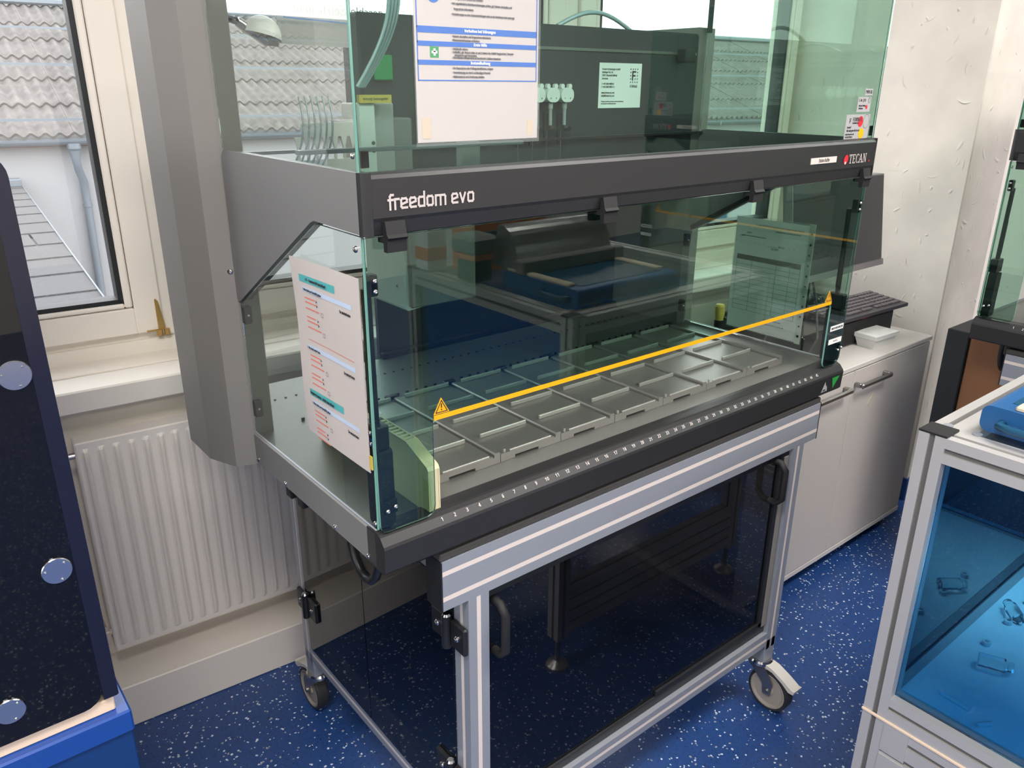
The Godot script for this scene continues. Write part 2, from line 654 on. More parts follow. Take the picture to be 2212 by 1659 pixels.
# ---------------------------------------------------------------- the room, in the window wall's own axes (t along the wall, y, d into the room)
func build_room() -> void:
	var fb := B.new()
	fb.uvquad(Vector3(-4, -0.98, 5.2), Vector3(7.5, -0.98, 5.2), Vector3(7.5, -0.98, -1.6), Vector3(-4, -0.98, -1.6))
	for i in fb.v.size():
		fb.t[i] = Vector2(fb.v[i].x, fb.v[i].z) / 1.55
	fb.box(Vector3(-4, -1.10, -1.6), Vector3(7.5, -0.981, 5.2))
	structure(fb, "floor", M.floor)
	structure(bx(-4, 1.95, -1.7, 7.5, 2.10, 5.2), "ceiling", M.ceiling)
	structure(bx(-4, -0.98, -1.46, 2.56, -0.090, -1.16), "wall_back", M.wall)
	structure(bx(-4, 1.55, -1.46, 7.5, 1.95, -1.16), "wall_back_lintel", M.wall)
	structure(bx(2.80, -0.98, -1.46, 7.5, 1.55, -1.16), "wall_back_right", M.wall)
	structure(bx(-4, -0.09, -1.46, -2.78, 1.55, -1.16), "wall_back_left", M.wall)
	structure(bx(2.52, -0.98, -1.46, 2.80, 1.95, -0.505, 0.004), "wall_pier", M.plaster)
	structure(bx(2.515, -0.98, -1.15, 2.805, -0.88, -0.498, 0.002), "baseboard_pier", M.skirting)
	structure(bx(-4.15, -1.0, -1.46, -4.0, -0.08, 5.2), "wall_left", M.wall)
	structure(bx(-4.15, 1.55, -1.46, -4.0, 1.95, 5.2), "wall_left_lintel", M.wall)
	for e in [[-1.46, 0.1], [2.1, 2.4], [4.4, 5.2]]:
		structure(bx(-4.15, -0.08, e[0], -4.0, 1.55, e[1]), "wall_left_pier", M.wall)
	structure(bx(-4.09, -0.08, 0.1, -4.085, 1.55, 2.1), "window_5", M.window_pane)
	structure(bx(-4.09, -0.08, 2.4, -4.085, 1.55, 4.4), "window_6", M.window_pane)
	structure(bx(7.5, -1.0, -1.46, 7.65, 1.95, 5.2), "wall_right", M.wall)
	structure(bx(-4, -0.98, 5.05, 7.5, 1.95, 5.2), "wall_front", M.wall)
	# the boxed pipe run along the foot of the wall, the sill, and the rails under the window
	structure(bx(-4, -0.98, -1.17, 2.52, -0.851, -0.9895, 0.003), "trim_1", M.paint)
	structure(bx(-4, -0.099, -1.30, 2.52, -0.041, -1.088, 0.004), "window_sill", M.paint)
	structure(bx(-4, -0.041, -1.325, 2.52, -0.036, -1.20, 0.001), "trim_2", M.window_plastic)
	structure(bx(-4, -0.045, -1.38, 2.52, 0.000, -1.300, 0.004), "trim_3", M.window_plastic)
	structure(bx(-4, -0.02, -1.38, 2.52, 0.022, -1.318, 0.002), "trim_4", M.window_plastic)
	for c in [[-0.134, -0.05], [1.255, 1.32], [2.505, 2.56], [-1.46, -1.40], [-2.78, -2.72]]:
		structure(bx(c[0], 0.0, -1.38, c[1], 1.55, -1.312, 0.003), "trim_%d" % (10 + int(c[0] * 10 + 30)), M.window_plastic)
	structure(bx(-4, 1.48, -1.38, 2.56, 1.56, -1.30, 0.003), "trim_6", M.window_plastic)
	# sashes: [outer left, glass left, glass right, outer right]
	var n := 0
	for s in [[-1.40, -1.30, -0.228, -0.134], [-2.72, -2.62, -1.56, -1.46], [-0.05, 0.046, 1.161, 1.255], [1.32, 1.415, 2.440, 2.505]]:
		n += 1
		var w := thing("window_%d" % n, "", "", Vector3((s[0] + s[3]) / 2, 0.022, -1.34), "", YAW, "structure")
		var bot := 0.020
		var g0 := 0.112
		var g1 := 1.40
		var tp := 1.49
		var f := -1.296
		put(bx(s[0], bot, -1.37, s[1] - 0.026, tp, f, 0.003), "sash_stile", M.window_plastic, w)
		put(bx(s[2] + 0.026, bot, -1.37, s[3], tp, f, 0.003), "sash_stile", M.window_plastic, w)
		put(bx(s[1] - 0.026, bot, -1.37, s[2] + 0.026, g0 - 0.020, f, 0.003), "sash_rail", M.window_plastic, w)
		put(bx(s[1] - 0.026, g1 + 0.020, -1.37, s[2] + 0.026, tp, f, 0.003), "sash_rail", M.window_plastic, w)
		for b in [[s[1] - 0.024, g0 - 0.018, s[1] - 0.005, g1 + 0.018], [s[2] + 0.005, g0 - 0.018, s[2] + 0.024, g1 + 0.018], [s[1] - 0.005, g0 - 0.018, s[2] + 0.005, g0 - 0.005], [s[1] - 0.005, g1 + 0.005, s[2] + 0.005, g1 + 0.018]]:
			put(bx(b[0], b[1], -1.36, b[2], b[3], f - 0.003, 0.004), "glazing_bead", M.window_plastic, w)
		for b in [[s[1] - 0.006, g0 - 0.006, s[1] + 0.008, g1], [s[2] - 0.008, g0 - 0.006, s[2] + 0.006, g1], [s[1], g0 - 0.006, s[2], g0 + 0.007], [s[1], g1 - 0.007, s[2], g1 + 0.006]]:
			put(bx(b[0], b[1], -1.365, b[2], b[3], f - 0.010), "gasket", M.gasket, w)
		put(bx(s[1] - 0.003, g0 - 0.003, -1.342, s[2] + 0.003, g1 + 0.003, -1.338), "glass_pane", M.window_pane, w)
		if n == 1:
			var h := put(B.new().prism(poly([-0.150, 0.026, -0.138, 0.022, -0.132, 0.030, -0.137, 0.075, -0.142, 0.105, -0.147, 0.112, -0.150, 0.108]), 2, -1.296, -1.290), "hinge", M.brass, w)
			put(B.new().tube([Vector3(-0.149, 0.010, -1.288), Vector3(-0.149, 0.026, -1.288)], 0.008, 10), "hinge_pin", M.brass, h)
			put(B.new().tube([Vector3(-0.130, 0.010, -1.288), Vector3(-0.130, 0.026, -1.288)], 0.008, 10), "hinge_pin", M.brass, h)
			put(bx(-0.180, 0.022, -1.31, -0.140, 0.026, -1.290, 0.001), "hinge_arm", M.brass, h)
	# radiator
	var o := thing("radiator", "white ribbed panel radiator under the window behind the robot", "radiator", Vector3(0.2, -0.78, -1.10), "", YAW)
	var rb := B.new()
	var pitch := 0.0350
	var count := 35
	var t0 := -0.4195
	var lv := [-0.7795, -0.766, -0.758, -0.735, -0.21, -0.190, -0.182, -0.1675]
	var hs := [0.0, 0.0, 0.55, 1.0, 1.0, 0.6, 0.0, 0.0]
	var shape := [[0.0, 0.0], [0.18, 0.0], [0.30, 0.25], [0.40, 0.8], [0.5, 1.0], [0.60, 0.8], [0.70, 0.25], [0.82, 0.0]]
	var pt := func(c: int, j: int) -> Vector3:
		var i: int = c / 8
		var s: Array = shape[c % 8]
		return Vector3(t0 + pitch * (i + s[0]), lv[j], -1.062 + 0.012 * s[1] * hs[j])
	for c in count * 8:
		for j in 7:
			var a: Vector3 = pt.call(c, j)
			var b: Vector3 = pt.call(c + 1, j)
			var e: Vector3 = pt.call(c + 1, j + 1)
			var d: Vector3 = pt.call(c, j + 1)
			rb.quad(a, b, e, d)
	put(rb, "ribbed_panel", M.radiator, o)
	put(bx(t0 - 0.004, -0.782, -1.12, t0 + pitch * count + 0.004, -0.165, -1.0625, 0.004), "body", M.radiator, o)
	put(B.new().tube([Vector3(t0 - 0.004, -0.205, -1.09), Vector3(t0 - 0.018, -0.205, -1.09)], 0.008, 10), "vent_plug", M.chrome, o)
	put(B.new().tube([Vector3(t0 + 0.01, -0.735, -1.09), Vector3(t0 - 0.022, -0.735, -1.09), Vector3(t0 - 0.022, -0.735, -1.16)], 0.010, 10), "pipe", M.paint, o)
	put(bx(t0 - 0.034, -0.765, -1.105, t0 - 0.008, -0.722, -1.075, 0.003), "valve", M.slot_cover, o)
	for t in [-0.2, 0.55]:
		put(bx(t, -0.70, -1.165, t + 0.03, -0.25, -1.12), "wall_bracket", M.paint, o)
	# the neighbour to the right of the pier: a wooden unit and a stack of boards under the second robot
	o = thing("wooden_unit", "brown wooden unit with a dark side frame beside the second robot's stand", "cupboard", Vector3(2.4, -0.98, 0.0))
	put(bx(2.15, -0.98, -0.055, 2.65, -0.105, 0.115, 0.003), "body", M.wood, o)
	put(bx(2.14, -0.98, -0.128, 2.66, -0.100, -0.057, 0.003), "side_frame", M.inner_dark, o)


func build_lamps() -> void:
	var i := 0
	for t in [-0.9, 1.7, 4.3]:
		for d in [0.9, 3.2]:
			var o := thing("ceiling_panel", "square glowing ceiling panel, " + ["left, near the windows", "left, away from the windows", "middle, near the windows", "middle, away from the windows", "right, near the windows", "right, away from the windows"][i], "ceiling lamp", Vector3(t, 1.92, d), "ceiling panels", YAW)
			put(bx(t - 0.6, 1.92, d - 0.3, t + 0.6, 1.95, d + 0.3, 0.004), "frame", M.white, o)
			put(bx(t - 0.575, 1.918, d - 0.275, t + 0.575, 1.921, d + 0.275), "diffuser", M.lamp_face, o)
			i += 1


# ---------------------------------------------------------------- outside
func build_outside() -> void:
	var a := tan(deg_to_rad(22))
	var ey := -0.03
	var ed := -12.2
	var at := func(t: float, s: float, h: float) -> Vector3:
		return Vector3(t, ey + s * a + h * 0.93, ed - s - h * -0.37)
	var o := thing("neighbouring_shed", "long white shed with a corrugated grey roof outside the windows", "building", Vector3(8, -4.0, -14), "", YAW)
	put(bx(-19, -4.0, -22, 30, -0.16, -12.32), "wall", M.facade, o)
	put(bx(-19, -0.16, -12.36, 30, -0.08, -12.22), "fascia", M.wood, o)
	var rows := [0.0, 1.0, 1.9, 2.72, 3.46, 4.14, 5.0]
	var w := 6 * 0.177
	for r in 6:
		var b := B.new()
		var lift := 0.02 * (1 - r % 2) + 0.012
		var s0: float = rows[r] - (0.12 if r > 0 else 0.06)
		var s1: float = rows[r + 1]
		var p := func(i: int, s: float, dh: float) -> Vector3:
			return at.call(0.177 * i / 8.0, s, 0.028 * cos(TAU * i / 8.0) + dh)
		for i in 48:
			var h0: float = 0.066
			var h1: float = 0.03
			b.quad(p.call(i, s0, h0), p.call(i + 1, s0, h0), p.call(i + 1, s1, h1), p.call(i, s1, h1))
			b.quad(p.call(i, s0, h0 - 0.038), p.call(i + 1, s0, h0 - 0.038), p.call(i + 1, s0, h0), p.call(i, s0, h0))
			b.quad(p.call(i, s1, h1 - 0.012), p.call(i + 1, s1, h1 - 0.012), p.call(i + 1, s0, h0 - 0.038), p.call(i, s0, h0 - 0.038))
		var first := put(b, "roof_sheet", M.asbestos, o)
		first.position.x -= 18 * w
		for k in range(1, 44):
			again(first, "roof_sheet", o, Vector3(w * k, 0.006 * (k % 2), 0))
	put(bx(-19, 2.02, -17.5, 30, 2.14, -17.05, 0.03), "ridge_cap", M.zinc, o)
	for s in [0.17, 2.05, 3.55]:
		var g := B.new()
		var c: Vector3 = at.call(0, s, 0.15)
		g.box(Vector3(-18, c.y, c.z - 0.01), Vector3(30, c.y + 0.035, c.z + 0.01))
		put(g, "snow_rail", M.zinc, o)
	# gutter and downpipe
	var gut := PackedVector2Array()
	for i in 9:
		var k := PI + PI * i / 8
		gut.append(Vector2(-12.12 + 0.08 * cos(k), -0.06 + 0.085 * sin(k)))
	for i in range(8, -1, -1):
		var k := PI + PI * i / 8
		gut.append(Vector2(-12.12 + 0.072 * cos(k), -0.06 + 0.077 * sin(k)))
	put(B.new().prism(gut, 0, -19, 30), "gutter", M.zinc, o)
	for t in [0.05, 1.6, 3.2, 4.8, 6.4, 8.0, 9.6, 11.2, 12.8, 14.4, 16.0]:
		put(bx(t, -0.15, -12.20, t + 0.04, -0.055, -12.035, 0.004), "gutter_clip", M.zinc, o)
	put(B.new().lathe(Vector3(1.03, -0.36, -12.12), Vector3.UP, [Vector2(0.055, 0), Vector2(0.075, 0.14), Vector2(0.095, 0.17), Vector2(0.095, 0.24), Vector2(0, 0.24)], 14), "hopper", M.zinc, o)
	put(B.new().tube([Vector3(1.03, -0.34, -12.12), Vector3(1.04, -0.48, -12.14), Vector3(1.09, -0.66, -12.24), Vector3(1.09, -0.9, -12.25), Vector3(1.06, -2.4, -12.25), Vector3(1.06, -4.0, -12.25)], 0.055, 12), "downpipe", M.zinc, o)
	put(B.new().lathe(Vector3(1.088, -1.0, -12.25), Vector3.UP, [Vector2(0.055, -0.02), Vector2(0.066, -0.02), Vector2(0.066, 0.02), Vector2(0.055, 0.02)], 12), "pipe_collar", M.zinc, o)
	for wd in [[13.4, 15.3], [10.2, 12.1]]:
		var f := put(bx(wd[0], -2.6, -12.33, wd[1], -1.0, -12.29, 0.01), "window_frame", M.zinc, o)
		put(bx(wd[0] + 0.08, -2.5, -12.29, wd[1] - 0.08, -1.1, -12.28), "window_glass", M.screen_blue, f)
	put(bx(12.9, -4.0, -12.25, 13.02, -0.7, -12.15), "red_post", M.logo_red, o)
	# low felt roof between the buildings
	o = thing("felt_roof", "low flat roof covered with grey felt strips outside the left window", "roof", Vector3(-3, -4.0, -7), "", YAW)
	var edge := func(d: float) -> float: return 0.085 - 0.0205 * (d + 1.6) + 0.0
	put(B.new().prism(poly([-7, -1.55, edge.call(-1.55), -1.55, edge.call(-12.2), -12.2, -7, -12.2]), 1, -4.0, -0.70), "roof_body", M.facade, o)
	var d := -1.55
	var i := 0
	while d > -12.0:
		var d2 := maxf(d - 0.685, -12.2)
		for part in ([[-7.0, -0.55], [-0.54, 9.0]] if i % 3 == 1 else [[-7.0, -0.02], [0.0, 9.0]] if i % 5 == 3 else [[-7.0, 9.0]]):
			var b := B.new()
			var l0: float = part[0]
			var r0: float = minf(part[1], edge.call(d))
			var r1: float = minf(part[1], edge.call(d2))
			if r0 - l0 < 0.05:
				continue
			var y0 := -0.650
			var y1 := -0.662
			b.quadn(Vector3(l0, y0, d), Vector3(r0, y0, d), Vector3(r1, y1, d2 - 0.02), Vector3(l0, y1, d2 - 0.02), Vector3.UP)
			b.quadn(Vector3(l0, y0, d), Vector3(r0, y0, d), Vector3(r0, y0 - 0.05, d), Vector3(l0, y0 - 0.05, d), Vector3.BACK)
			b.quadn(Vector3(r0, y0, d), Vector3(r1, y1, d2 - 0.02), Vector3(r1, y1 - 0.04, d2 - 0.02), Vector3(r0, y0 - 0.05, d), Vector3.RIGHT)
			put(b, "felt_strip", M.felt, o)
		d = d2
		i += 1
	var tb := B.new()
	tb.tube([Vector3(edge.call(-1.55) + 0.002, -0.648, -1.55), Vector3(edge.call(-12.2) + 0.002, -0.655, -12.2)], 0.007, 6)
	put(tb, "edge_trim", M.zinc, o)
	put(bx(-7, -0.66, -12.24, edge.call(-12.1), -0.56, -12.0, 0.01), "end_trim", M.zinc, o)
	structure(bx(-30, -4.2, -60, 60, -4.0, -1.5), "ground", M.asbestos)
	# trees beyond the roof
	var leaf := B.new()
	leaf.quad(Vector3(-0.09, 0, 0), Vector3(0, -0.05, 0.02), Vector3(0.09, 0, 0), Vector3(0, 0.05, 0.02))
	leaf.quad(Vector3(0, 0.05, 0.02), Vector3(0.09, 0, 0), Vector3(0, -0.05, 0.02), Vector3(-0.09, 0, 0))
	var lm := leaf.mesh()
	rng.seed = 21
	for tr in [[Vector3(60.9, 3.3, -40.0), 1.15, "round green tree showing above the corrugated roof ridge", "leaf"], [Vector3(16.0, 3.2, -40.0), 1.5, "autumn coloured tree seen above the roof through the left pane", "leaf_autumn"], [Vector3(18.6, 3.0, -41.0), 1.5, "dark green tree beside the autumn tree beyond the roof", "leaf"]]:
		var p: Vector3 = tr[0]
		o = thing("tree", tr[2], "tree", Vector3(p.x, -4.0, p.z))
		put(B.new().tube([Vector3(p.x, -4.0, p.z), Vector3(p.x + 0.1, p.y * 0.5, p.z), Vector3(p.x, p.y + tr[1] * 0.6, p.z)], 0.18, 8), "trunk", M.bark, o)
		var mm := MultiMesh.new()
		mm.transform_format = MultiMesh.TRANSFORM_3D
		mm.mesh = lm
		mm.instance_count = 5000
		for j in 5000:
			var dir := Vector3(rng.randfn(), rng.randfn(), rng.randfn()).normalized()
			var rad: float = tr[1] * pow(rng.randf(), 0.45) * (0.85 + 0.2 * sin(dir.x * 5.0 + dir.y * 4.0))
			mm.set_instance_transform(j, Transform3D(Basis.from_euler(Vector3(rng.randf() * 6.3, rng.randf() * 6.3, rng.randf() * 6.3)) * Basis.from_scale(Vector3.ONE * rng.randf_range(0.5, 1.1)), p - off[o] + dir * rad * Vector3(1, 0.8, 1)))
		var mi := MultiMeshInstance3D.new()
		mi.name = "foliage"
		mi.multimesh = mm
		mi.material_override = M[tr[3]]
		o.add_child(mi)
		tag(mi, "", "", "", "stuff")


# ---------------------------------------------------------------- the liquid handling robot
func edges(o: MeshInstance3D, p: PackedVector2Array, axis: int, lo: float, hi: float) -> void:
	# the polished rim of a pane, a hair outside it
	var b := B.new()
	var area := 0.0
	for i in p.size():
		area += p[i].x * p[(i + 1) % p.size()].y - p[(i + 1) % p.size()].x * p[i].y
	for i in p.size():
		var u := p[i]
		var w := p[(i + 1) % p.size()]
		var out := Vector2((w - u).y, -(w - u).x).normalized() * signf(area) * 0.0003
		u += out
		w += out
		b.quadn(b.at(axis, u.x, u.y, lo), b.at(axis, w.x, w.y, lo), b.at(axis, w.x, w.y, hi), b.at(axis, u.x, u.y, hi), b.at(axis, out.x, out.y, 0))
	put(b, "polished_edge", M.glass_edge, o)


func build_robot(label: String, full := true) -> Node3D:
	var o := thing("liquid_handling_robot", label, "laboratory robot", Vector3(0.55, -0.058, -0.37))
	# base tray
	var fp := put(B.new().prism(poly([-0.046, 0.0, -0.046, 0.008, -0.034, 0.0095, -0.017, 0.0095, -0.012, 0.0085, -0.004, 0.0048, 0.006, -0.007, 0.0075, -0.012, 0.0055, -0.054, 0.002, -0.058, -0.046, -0.058]), 0, -0.112, 1.213), "front_panel", M.grey_dark, o)
	for i in 45:
		words(str(i + 1), 0.0066, Vector3(0.025 * i, 0.0008, 0.0005), Basis(Vector3.RIGHT, Vector3(0, 0.768, -0.64), Vector3(0, 0.64, 0.768)), M.lettering, fp, "grid_number", 1, "bold", 0.9)
	var m1 := B.new()
	m1.quad(Vector3(1.118, -0.048, 0.0068), Vector3(1.146, -0.048, 0.0068), Vector3(1.143, -0.034, 0.0075), Vector3(1.122, -0.045, 0.0068))
	m1.tri(Vector3(1.120, -0.047, 0.0068), Vector3(1.146, -0.048, 0.0068), Vector3(1.132, -0.021, 0.0082))
	put(m1, "triangle_mark", M.sticker_grey, fp)
	words("STOP", 0.004, Vector3(1.125, -0.043, 0.0083), FRONT, M.ink, fp, "lettering", 0, "bold", 0.8)
	var m2 := B.new()
	m2.tri(Vector3(1.162, -0.018, 0.0082), Vector3(1.172, -0.048, 0.0068), Vector3(1.196, -0.018, 0.0082))
	put(m2, "triangle_mark", M.logo_green, fp)
	for s in [0, 1]:
		var x0: float = -0.112 if s == 0 else 1.205
		var x1: float = -0.104 if s == 0 else 1.213
		var sp := put(bx(x0, -0.057, -0.505, x1, 0.009, -0.018, 0.003), "side_panel", M.grey_mid, o)
		put(bx(x0 + 0.002, 0.009, -0.500, x1, 0.0125, -0.020, 0.0015), "edge_strip", M.alu, sp)
		for z in [-0.492, -0.362, -0.161, -0.046]:
			screw(sp, Vector3(x0 if s == 0 else x1, -0.047, z), Vector3.LEFT if s == 0 else Vector3.RIGHT, 0.0042)
	put(bx(-0.104, -0.058, -0.76, 1.205, -0.052, -0.04), "bottom_plate", M.inner_dark, o)
	put(bx(-0.104, -0.008, -0.76, 1.205, 0.004, -0.046), "deck_plate", M.deck_metal, o)
	var pins := B.new()
	for i in 45:
		pins.box(Vector3(0.025 * i - 0.003, 0.004, -0.512), Vector3(0.025 * i + 0.003, 0.010, -0.508))
		pins.box(Vector3(0.025 * i - 0.002, 0.004, -0.655), Vector3(0.025 * i + 0.002, 0.006, -0.651))
	tag(put(pins, "locating_pins", M.inner_dark, o), "", "", "", "stuff")
	put(bx(0.325, 0.0, -0.775, 1.205, 0.80, -0.762), "rear_panel", M.inner_dark, o)
	put(bx(0.325, 0.004, -0.762, 1.205, 0.022, -0.745, 0.003), "rear_rail", M.black, o)
	# rear housings left and right of the deck
	var plan := [-0.068, -0.500, -0.112, -0.503, -0.150, -0.513, -0.178, -0.585, -0.178, -0.705, -0.150, -0.775, -0.068, -0.785]
	for s in [0, 1]:
		var q := []
		for i in range(0, plan.size(), 2):
			q.append(plan[i] if s == 0 else 1.101 - plan[i])
			q.append(plan[i + 1])
		put(B.new().prism(poly(q), 1, -0.060, 0.803), "rear_housing", M.grey_light, o)
		var xi: float = -0.068 if s == 0 else 1.169
		for y in [0.235, 0.045]:
			var hb := put(bx(xi - 0.038 if s == 0 else xi, y, -0.5, xi - 0.022 if s == 0 else xi + 0.016, y + 0.034, -0.486, 0.002), "hinge_block", M.black, o)
			screw(hb, Vector3(xi - 0.030 if s == 0 else xi + 0.008, y + 0.017, -0.486), Vector3.BACK, 0.003)
	screw(o, Vector3(-0.118, 0.335, -0.506), Vector3(-0.5, 0, 0.86), 0.0055)
	# header ring
	var hf := put(B.new().prism(poly([-0.012, 0.551, -0.002, 0.551, 0.003, 0.548, 0.0055, 0.543, 0.0065, 0.492, 0.0045, 0.487, 0.001, 0.469, -0.003, 0.467, -0.012, 0.467]), 0, -0.098, 1.199), "header_front", M.grey_dark, o)
	for s in [0, 1]:
		var c := []
		for i in 7:
			var a := PI / 2 * i / 6
			var x := 0.014 * cos(a)
			c.append(-0.098 - x if s == 0 else 1.199 + x)
			c.append(-0.0085 + 0.0145 * sin(a))
		c.append(-0.098 if s == 0 else 1.199)
		c.append(-0.012)
		put(B.new().prism(poly(c), 1, 0.468, 0.551), "header_corner", M.grey_dark, o)
		var x0: float = -0.112 if s == 0 else 1.197
		put(B.new().prism(poly([-0.0085, 0.551, -0.475, 0.552, -0.489, 0.549, -0.497, 0.540, -0.500, 0.40, -0.506, 0.395, -0.506, 0.290, -0.498, 0.281, -0.488, 0.281, -0.158, 0.468, -0.146, 0.472, -0.0085, 0.470]), 0, x0, x0 + 0.016), "header_side", M.grey_mid, o)
		put(B.new().prism(poly([-0.490, 0.281, -0.158, 0.468, -0.146, 0.472, -0.013, 0.470, -0.013, 0.478, -0.150, 0.480, -0.164, 0.476, -0.494, 0.292]), 0, -0.096 if s == 0 else 1.187, -0.086 if s == 0 else 1.197), "header_flange", M.black, o)
	put(bx(-0.096, 0.540, -0.5, 1.197, 0.546, -0.485, 0.001), "rear_beam", M.black, o)
	# lettering on the header
	var fe := B.new()
	var h := 0.0128
	var k := 0.0086
	var to3 := func(p: Vector2) -> Vector3: return Vector3(p.x, p.y, 0.0072)
	var x := -0.0735
	var glyphs := {
		"f": [[0.15, 0.0, 0.15, 1.3, 0.3, 1.45, 0.6, 1.45], [-0.08, 0.95, 0.55, 0.95]], "r": [[0.1, 0.0, 0.1, 1.0, 0.65, 1.0]],
		"e": [[0.95, 0.05, 0.25, 0.05, 0.1, 0.2, 0.1, 0.85, 0.25, 1.0, 0.8, 1.0, 0.95, 0.85, 0.95, 0.62, 0.15, 0.42]],
		"d": [[0.95, 1.5, 0.95, 0.05, 0.25, 0.05, 0.1, 0.2, 0.1, 0.85, 0.25, 1.0, 0.9, 1.0]],
		"o": [[0.25, 0.05, 0.8, 0.05, 0.95, 0.2, 0.95, 0.85, 0.8, 1.0, 0.25, 1.0, 0.1, 0.85, 0.1, 0.2, 0.25, 0.05]],
		"m": [[0.1, 0.0, 0.1, 1.0, 1.45, 1.0, 1.6, 0.85, 1.6, 0.0], [0.85, 1.0, 0.85, 0.0]], "v": [[0.1, 1.0, 0.5, 0.05, 0.9, 1.0]],
	}
	for ch in "freedom evo":
		if ch == " ":
			x += k * 0.75
			continue
		for st in glyphs[ch]:
			var pts := []
			for i in range(0, st.size(), 2):
				pts.append(Vector2(x + st[i] * k * 1.24, 0.5025 + st[i + 1] * h))
			fe.ribbon(pts, 0.0031, to3)
		x += k * ({"f": 0.95, "r": 1.1, "m": 2.45}.get(ch, 1.62))
	put(fe, "lettering", M.lettering, hf)
	var lb := put(bx(0.937, 0.507, 0.005, 1.036, 0.5195, 0.0074), "name_label", M.slot_cover, hf)
	words("Elution Buffer", 0.0068, Vector3(0.987, 0.5132, 0.0076), FRONT, M.ink, lb, "lettering", 1, "sans", 0.72)
	var lg := B.new().disc(Vector3(1.075, 0.5105, 0.0073), Vector3(0.0088, 0.001, 0), Vector3(0.001, 0.0100, 0), 24)
	put(lg, "logo_disc", M.logo_red, hf)
	put(B.new().disc(Vector3(1.0735, 0.5035, 0.0076), Vector3(0.0032, 0, 0), Vector3(0, 0.0034, 0), 14), "logo_dot", M.lettering, hf)
	words("TECAN", 0.0182, Vector3(1.0875, 0.510, 0.0073), FRONT, M.lettering, hf, "lettering", 0, "serif", 0.88)
	put(B.new().disc(Vector3(1.1745, 0.5035, 0.0073), Vector3(0.0024, 0, 0), Vector3(0, 0.0024, 0), 10), "logo_dot", M.logo_red, hf)
	# front clips that hold the lower pane
	for cx in [-0.068, 0.342, 0.753, 1.165]:
		put(B.new().prism(poly([0.004, 0.4875, 0.0105, 0.4875, 0.0145, 0.470, 0.0185, 0.466, 0.0145, 0.462, 0.0135, 0.446, 0.0045, 0.446, 0.0045, 0.458, -0.012, 0.458, -0.012, 0.464, 0.004, 0.4665]), 0, cx - 0.0155, cx + 0.0155), "pane_clip", M.soft_black, o)
	# panes
	var low := poly([-0.108, 0.465, -0.108, 0.022, -0.1065, 0.017, -0.103, 0.0125, -0.096, 0.011, -0.022, 0.011, -0.014, 0.014, -0.0095, 0.020, -0.008, 0.028, -0.008, 0.165, -0.006, 0.171, 0.0, 0.1735, 1.122, 0.1735, 1.128, 0.171, 1.130, 0.165, 1.130, 0.024, 1.134, 0.016, 1.142, 0.011, 1.185, 0.011, 1.196, 0.015, 1.2035, 0.024, 1.205, 0.036, 1.205, 0.465])
	var fpane := put(B.new().prism(low, 2, -0.0095, -0.0055), "front_pane", M.glass_teal, o)
	edges(fpane, low, 2, -0.0095, -0.0055)
	put(bx(-0.006, 0.1735, -0.0055, 1.128, 0.1815, -0.005), "warning_strip", M.yellow, fpane)
	for wx in [0.008, 1.112]:
		var tr := B.new().prism(poly([wx - 0.0145, 0.183, wx + 0.0145, 0.183, wx, 0.209]), 2, -0.0055, -0.0046)
		var tm := put(tr, "warning_triangle", M.yellow, fpane)
		var ol := B.new()
		var e := [Vector2(wx - 0.0105, 0.1855), Vector2(wx + 0.0105, 0.1855), Vector2(wx, 0.2045), Vector2(wx - 0.0105, 0.1855)]
		ol.ribbon(e, 0.0015, func(p: Vector2) -> Vector3: return Vector3(p.x, p.y, -0.0043))
		ol.ribbon([Vector2(wx, 0.1932), Vector2(wx, 0.1985)], 0.0021, func(p: Vector2) -> Vector3: return Vector3(p.x, p.y, -0.0043))
		ol.disc(Vector3(wx, 0.1893, -0.0043), Vector3(0.0013, 0, 0), Vector3(0, 0.0013, 0), 10)
		put(ol, "warning_mark", M.ink, tm)
	var sp2 := poly([-0.018, 0.012, -0.012, 0.466, -0.15, 0.467, -0.498, 0.272, -0.498, 0.012])
	var up := poly([-0.012, 0.549, -0.012, 0.93, -0.497, 0.93, -0.497, 0.549])
	for sx in [-0.1085, 1.1995]:
		edges(put(B.new().prism(sp2, 0, sx, sx + 0.004), "side_pane", M.glass_side, o), sp2, 0, sx, sx + 0.004)
		edges(put(B.new().prism(up, 0, sx, sx + 0.004), "upper_side_pane", M.glass_side, o), up, 0, sx, sx + 0.004)
	var uf := poly([-0.1075, 0.549, 1.2035, 0.549, 1.2035, 0.93, -0.1075, 0.93])
	edges(put(B.new().prism(uf, 2, -0.0095, -0.0055), "upper_front_pane", M.glass_teal, o), uf, 2, -0.0095, -0.0055)
	var ub := put(bx(-0.104, 0.556, -0.0125, -0.091, 0.578, -0.0095, 0.001), "pane_bracket", M.black, o)
	screw(ub, Vector3(-0.1085, 0.571, -0.02), Vector3.LEFT, 0.004)
	put(bx(1.186, 0.556, -0.0125, 1.199, 0.578, -0.0095, 0.001), "pane_bracket", M.black, o)
	put(B.new().tube([Vector3(1.1955, 0.790, -0.489), Vector3(1.1955, 0.95, -0.489)], 0.007, 10), "gas_strut", M.inner_dark, o)
	# front post of the left side with its strut
	for s in [0, 1]:
		var px: float = -0.0935 if s == 0 else 1.194
		var hb := put(bx(px - 0.0075, 0.383, -0.026, px + 0.0055, 0.414, -0.0095, 0.002), "strut_bracket", M.black, o)
		for y in [0.391, 0.406]:
			screw(hb, Vector3(px - 0.001, y, -0.0055), Vector3.BACK, 0.0034)
		put(B.new().tube([Vector3(px, 0.39, -0.034), Vector3(px, 0.16, -0.032)], 0.006, 10), "gas_strut", M.black, o)
		put(bx(px - 0.006, 0.20, -0.038, px + 0.006, 0.30, -0.030, 0.002), "strut_sleeve", M.soft_black, o)
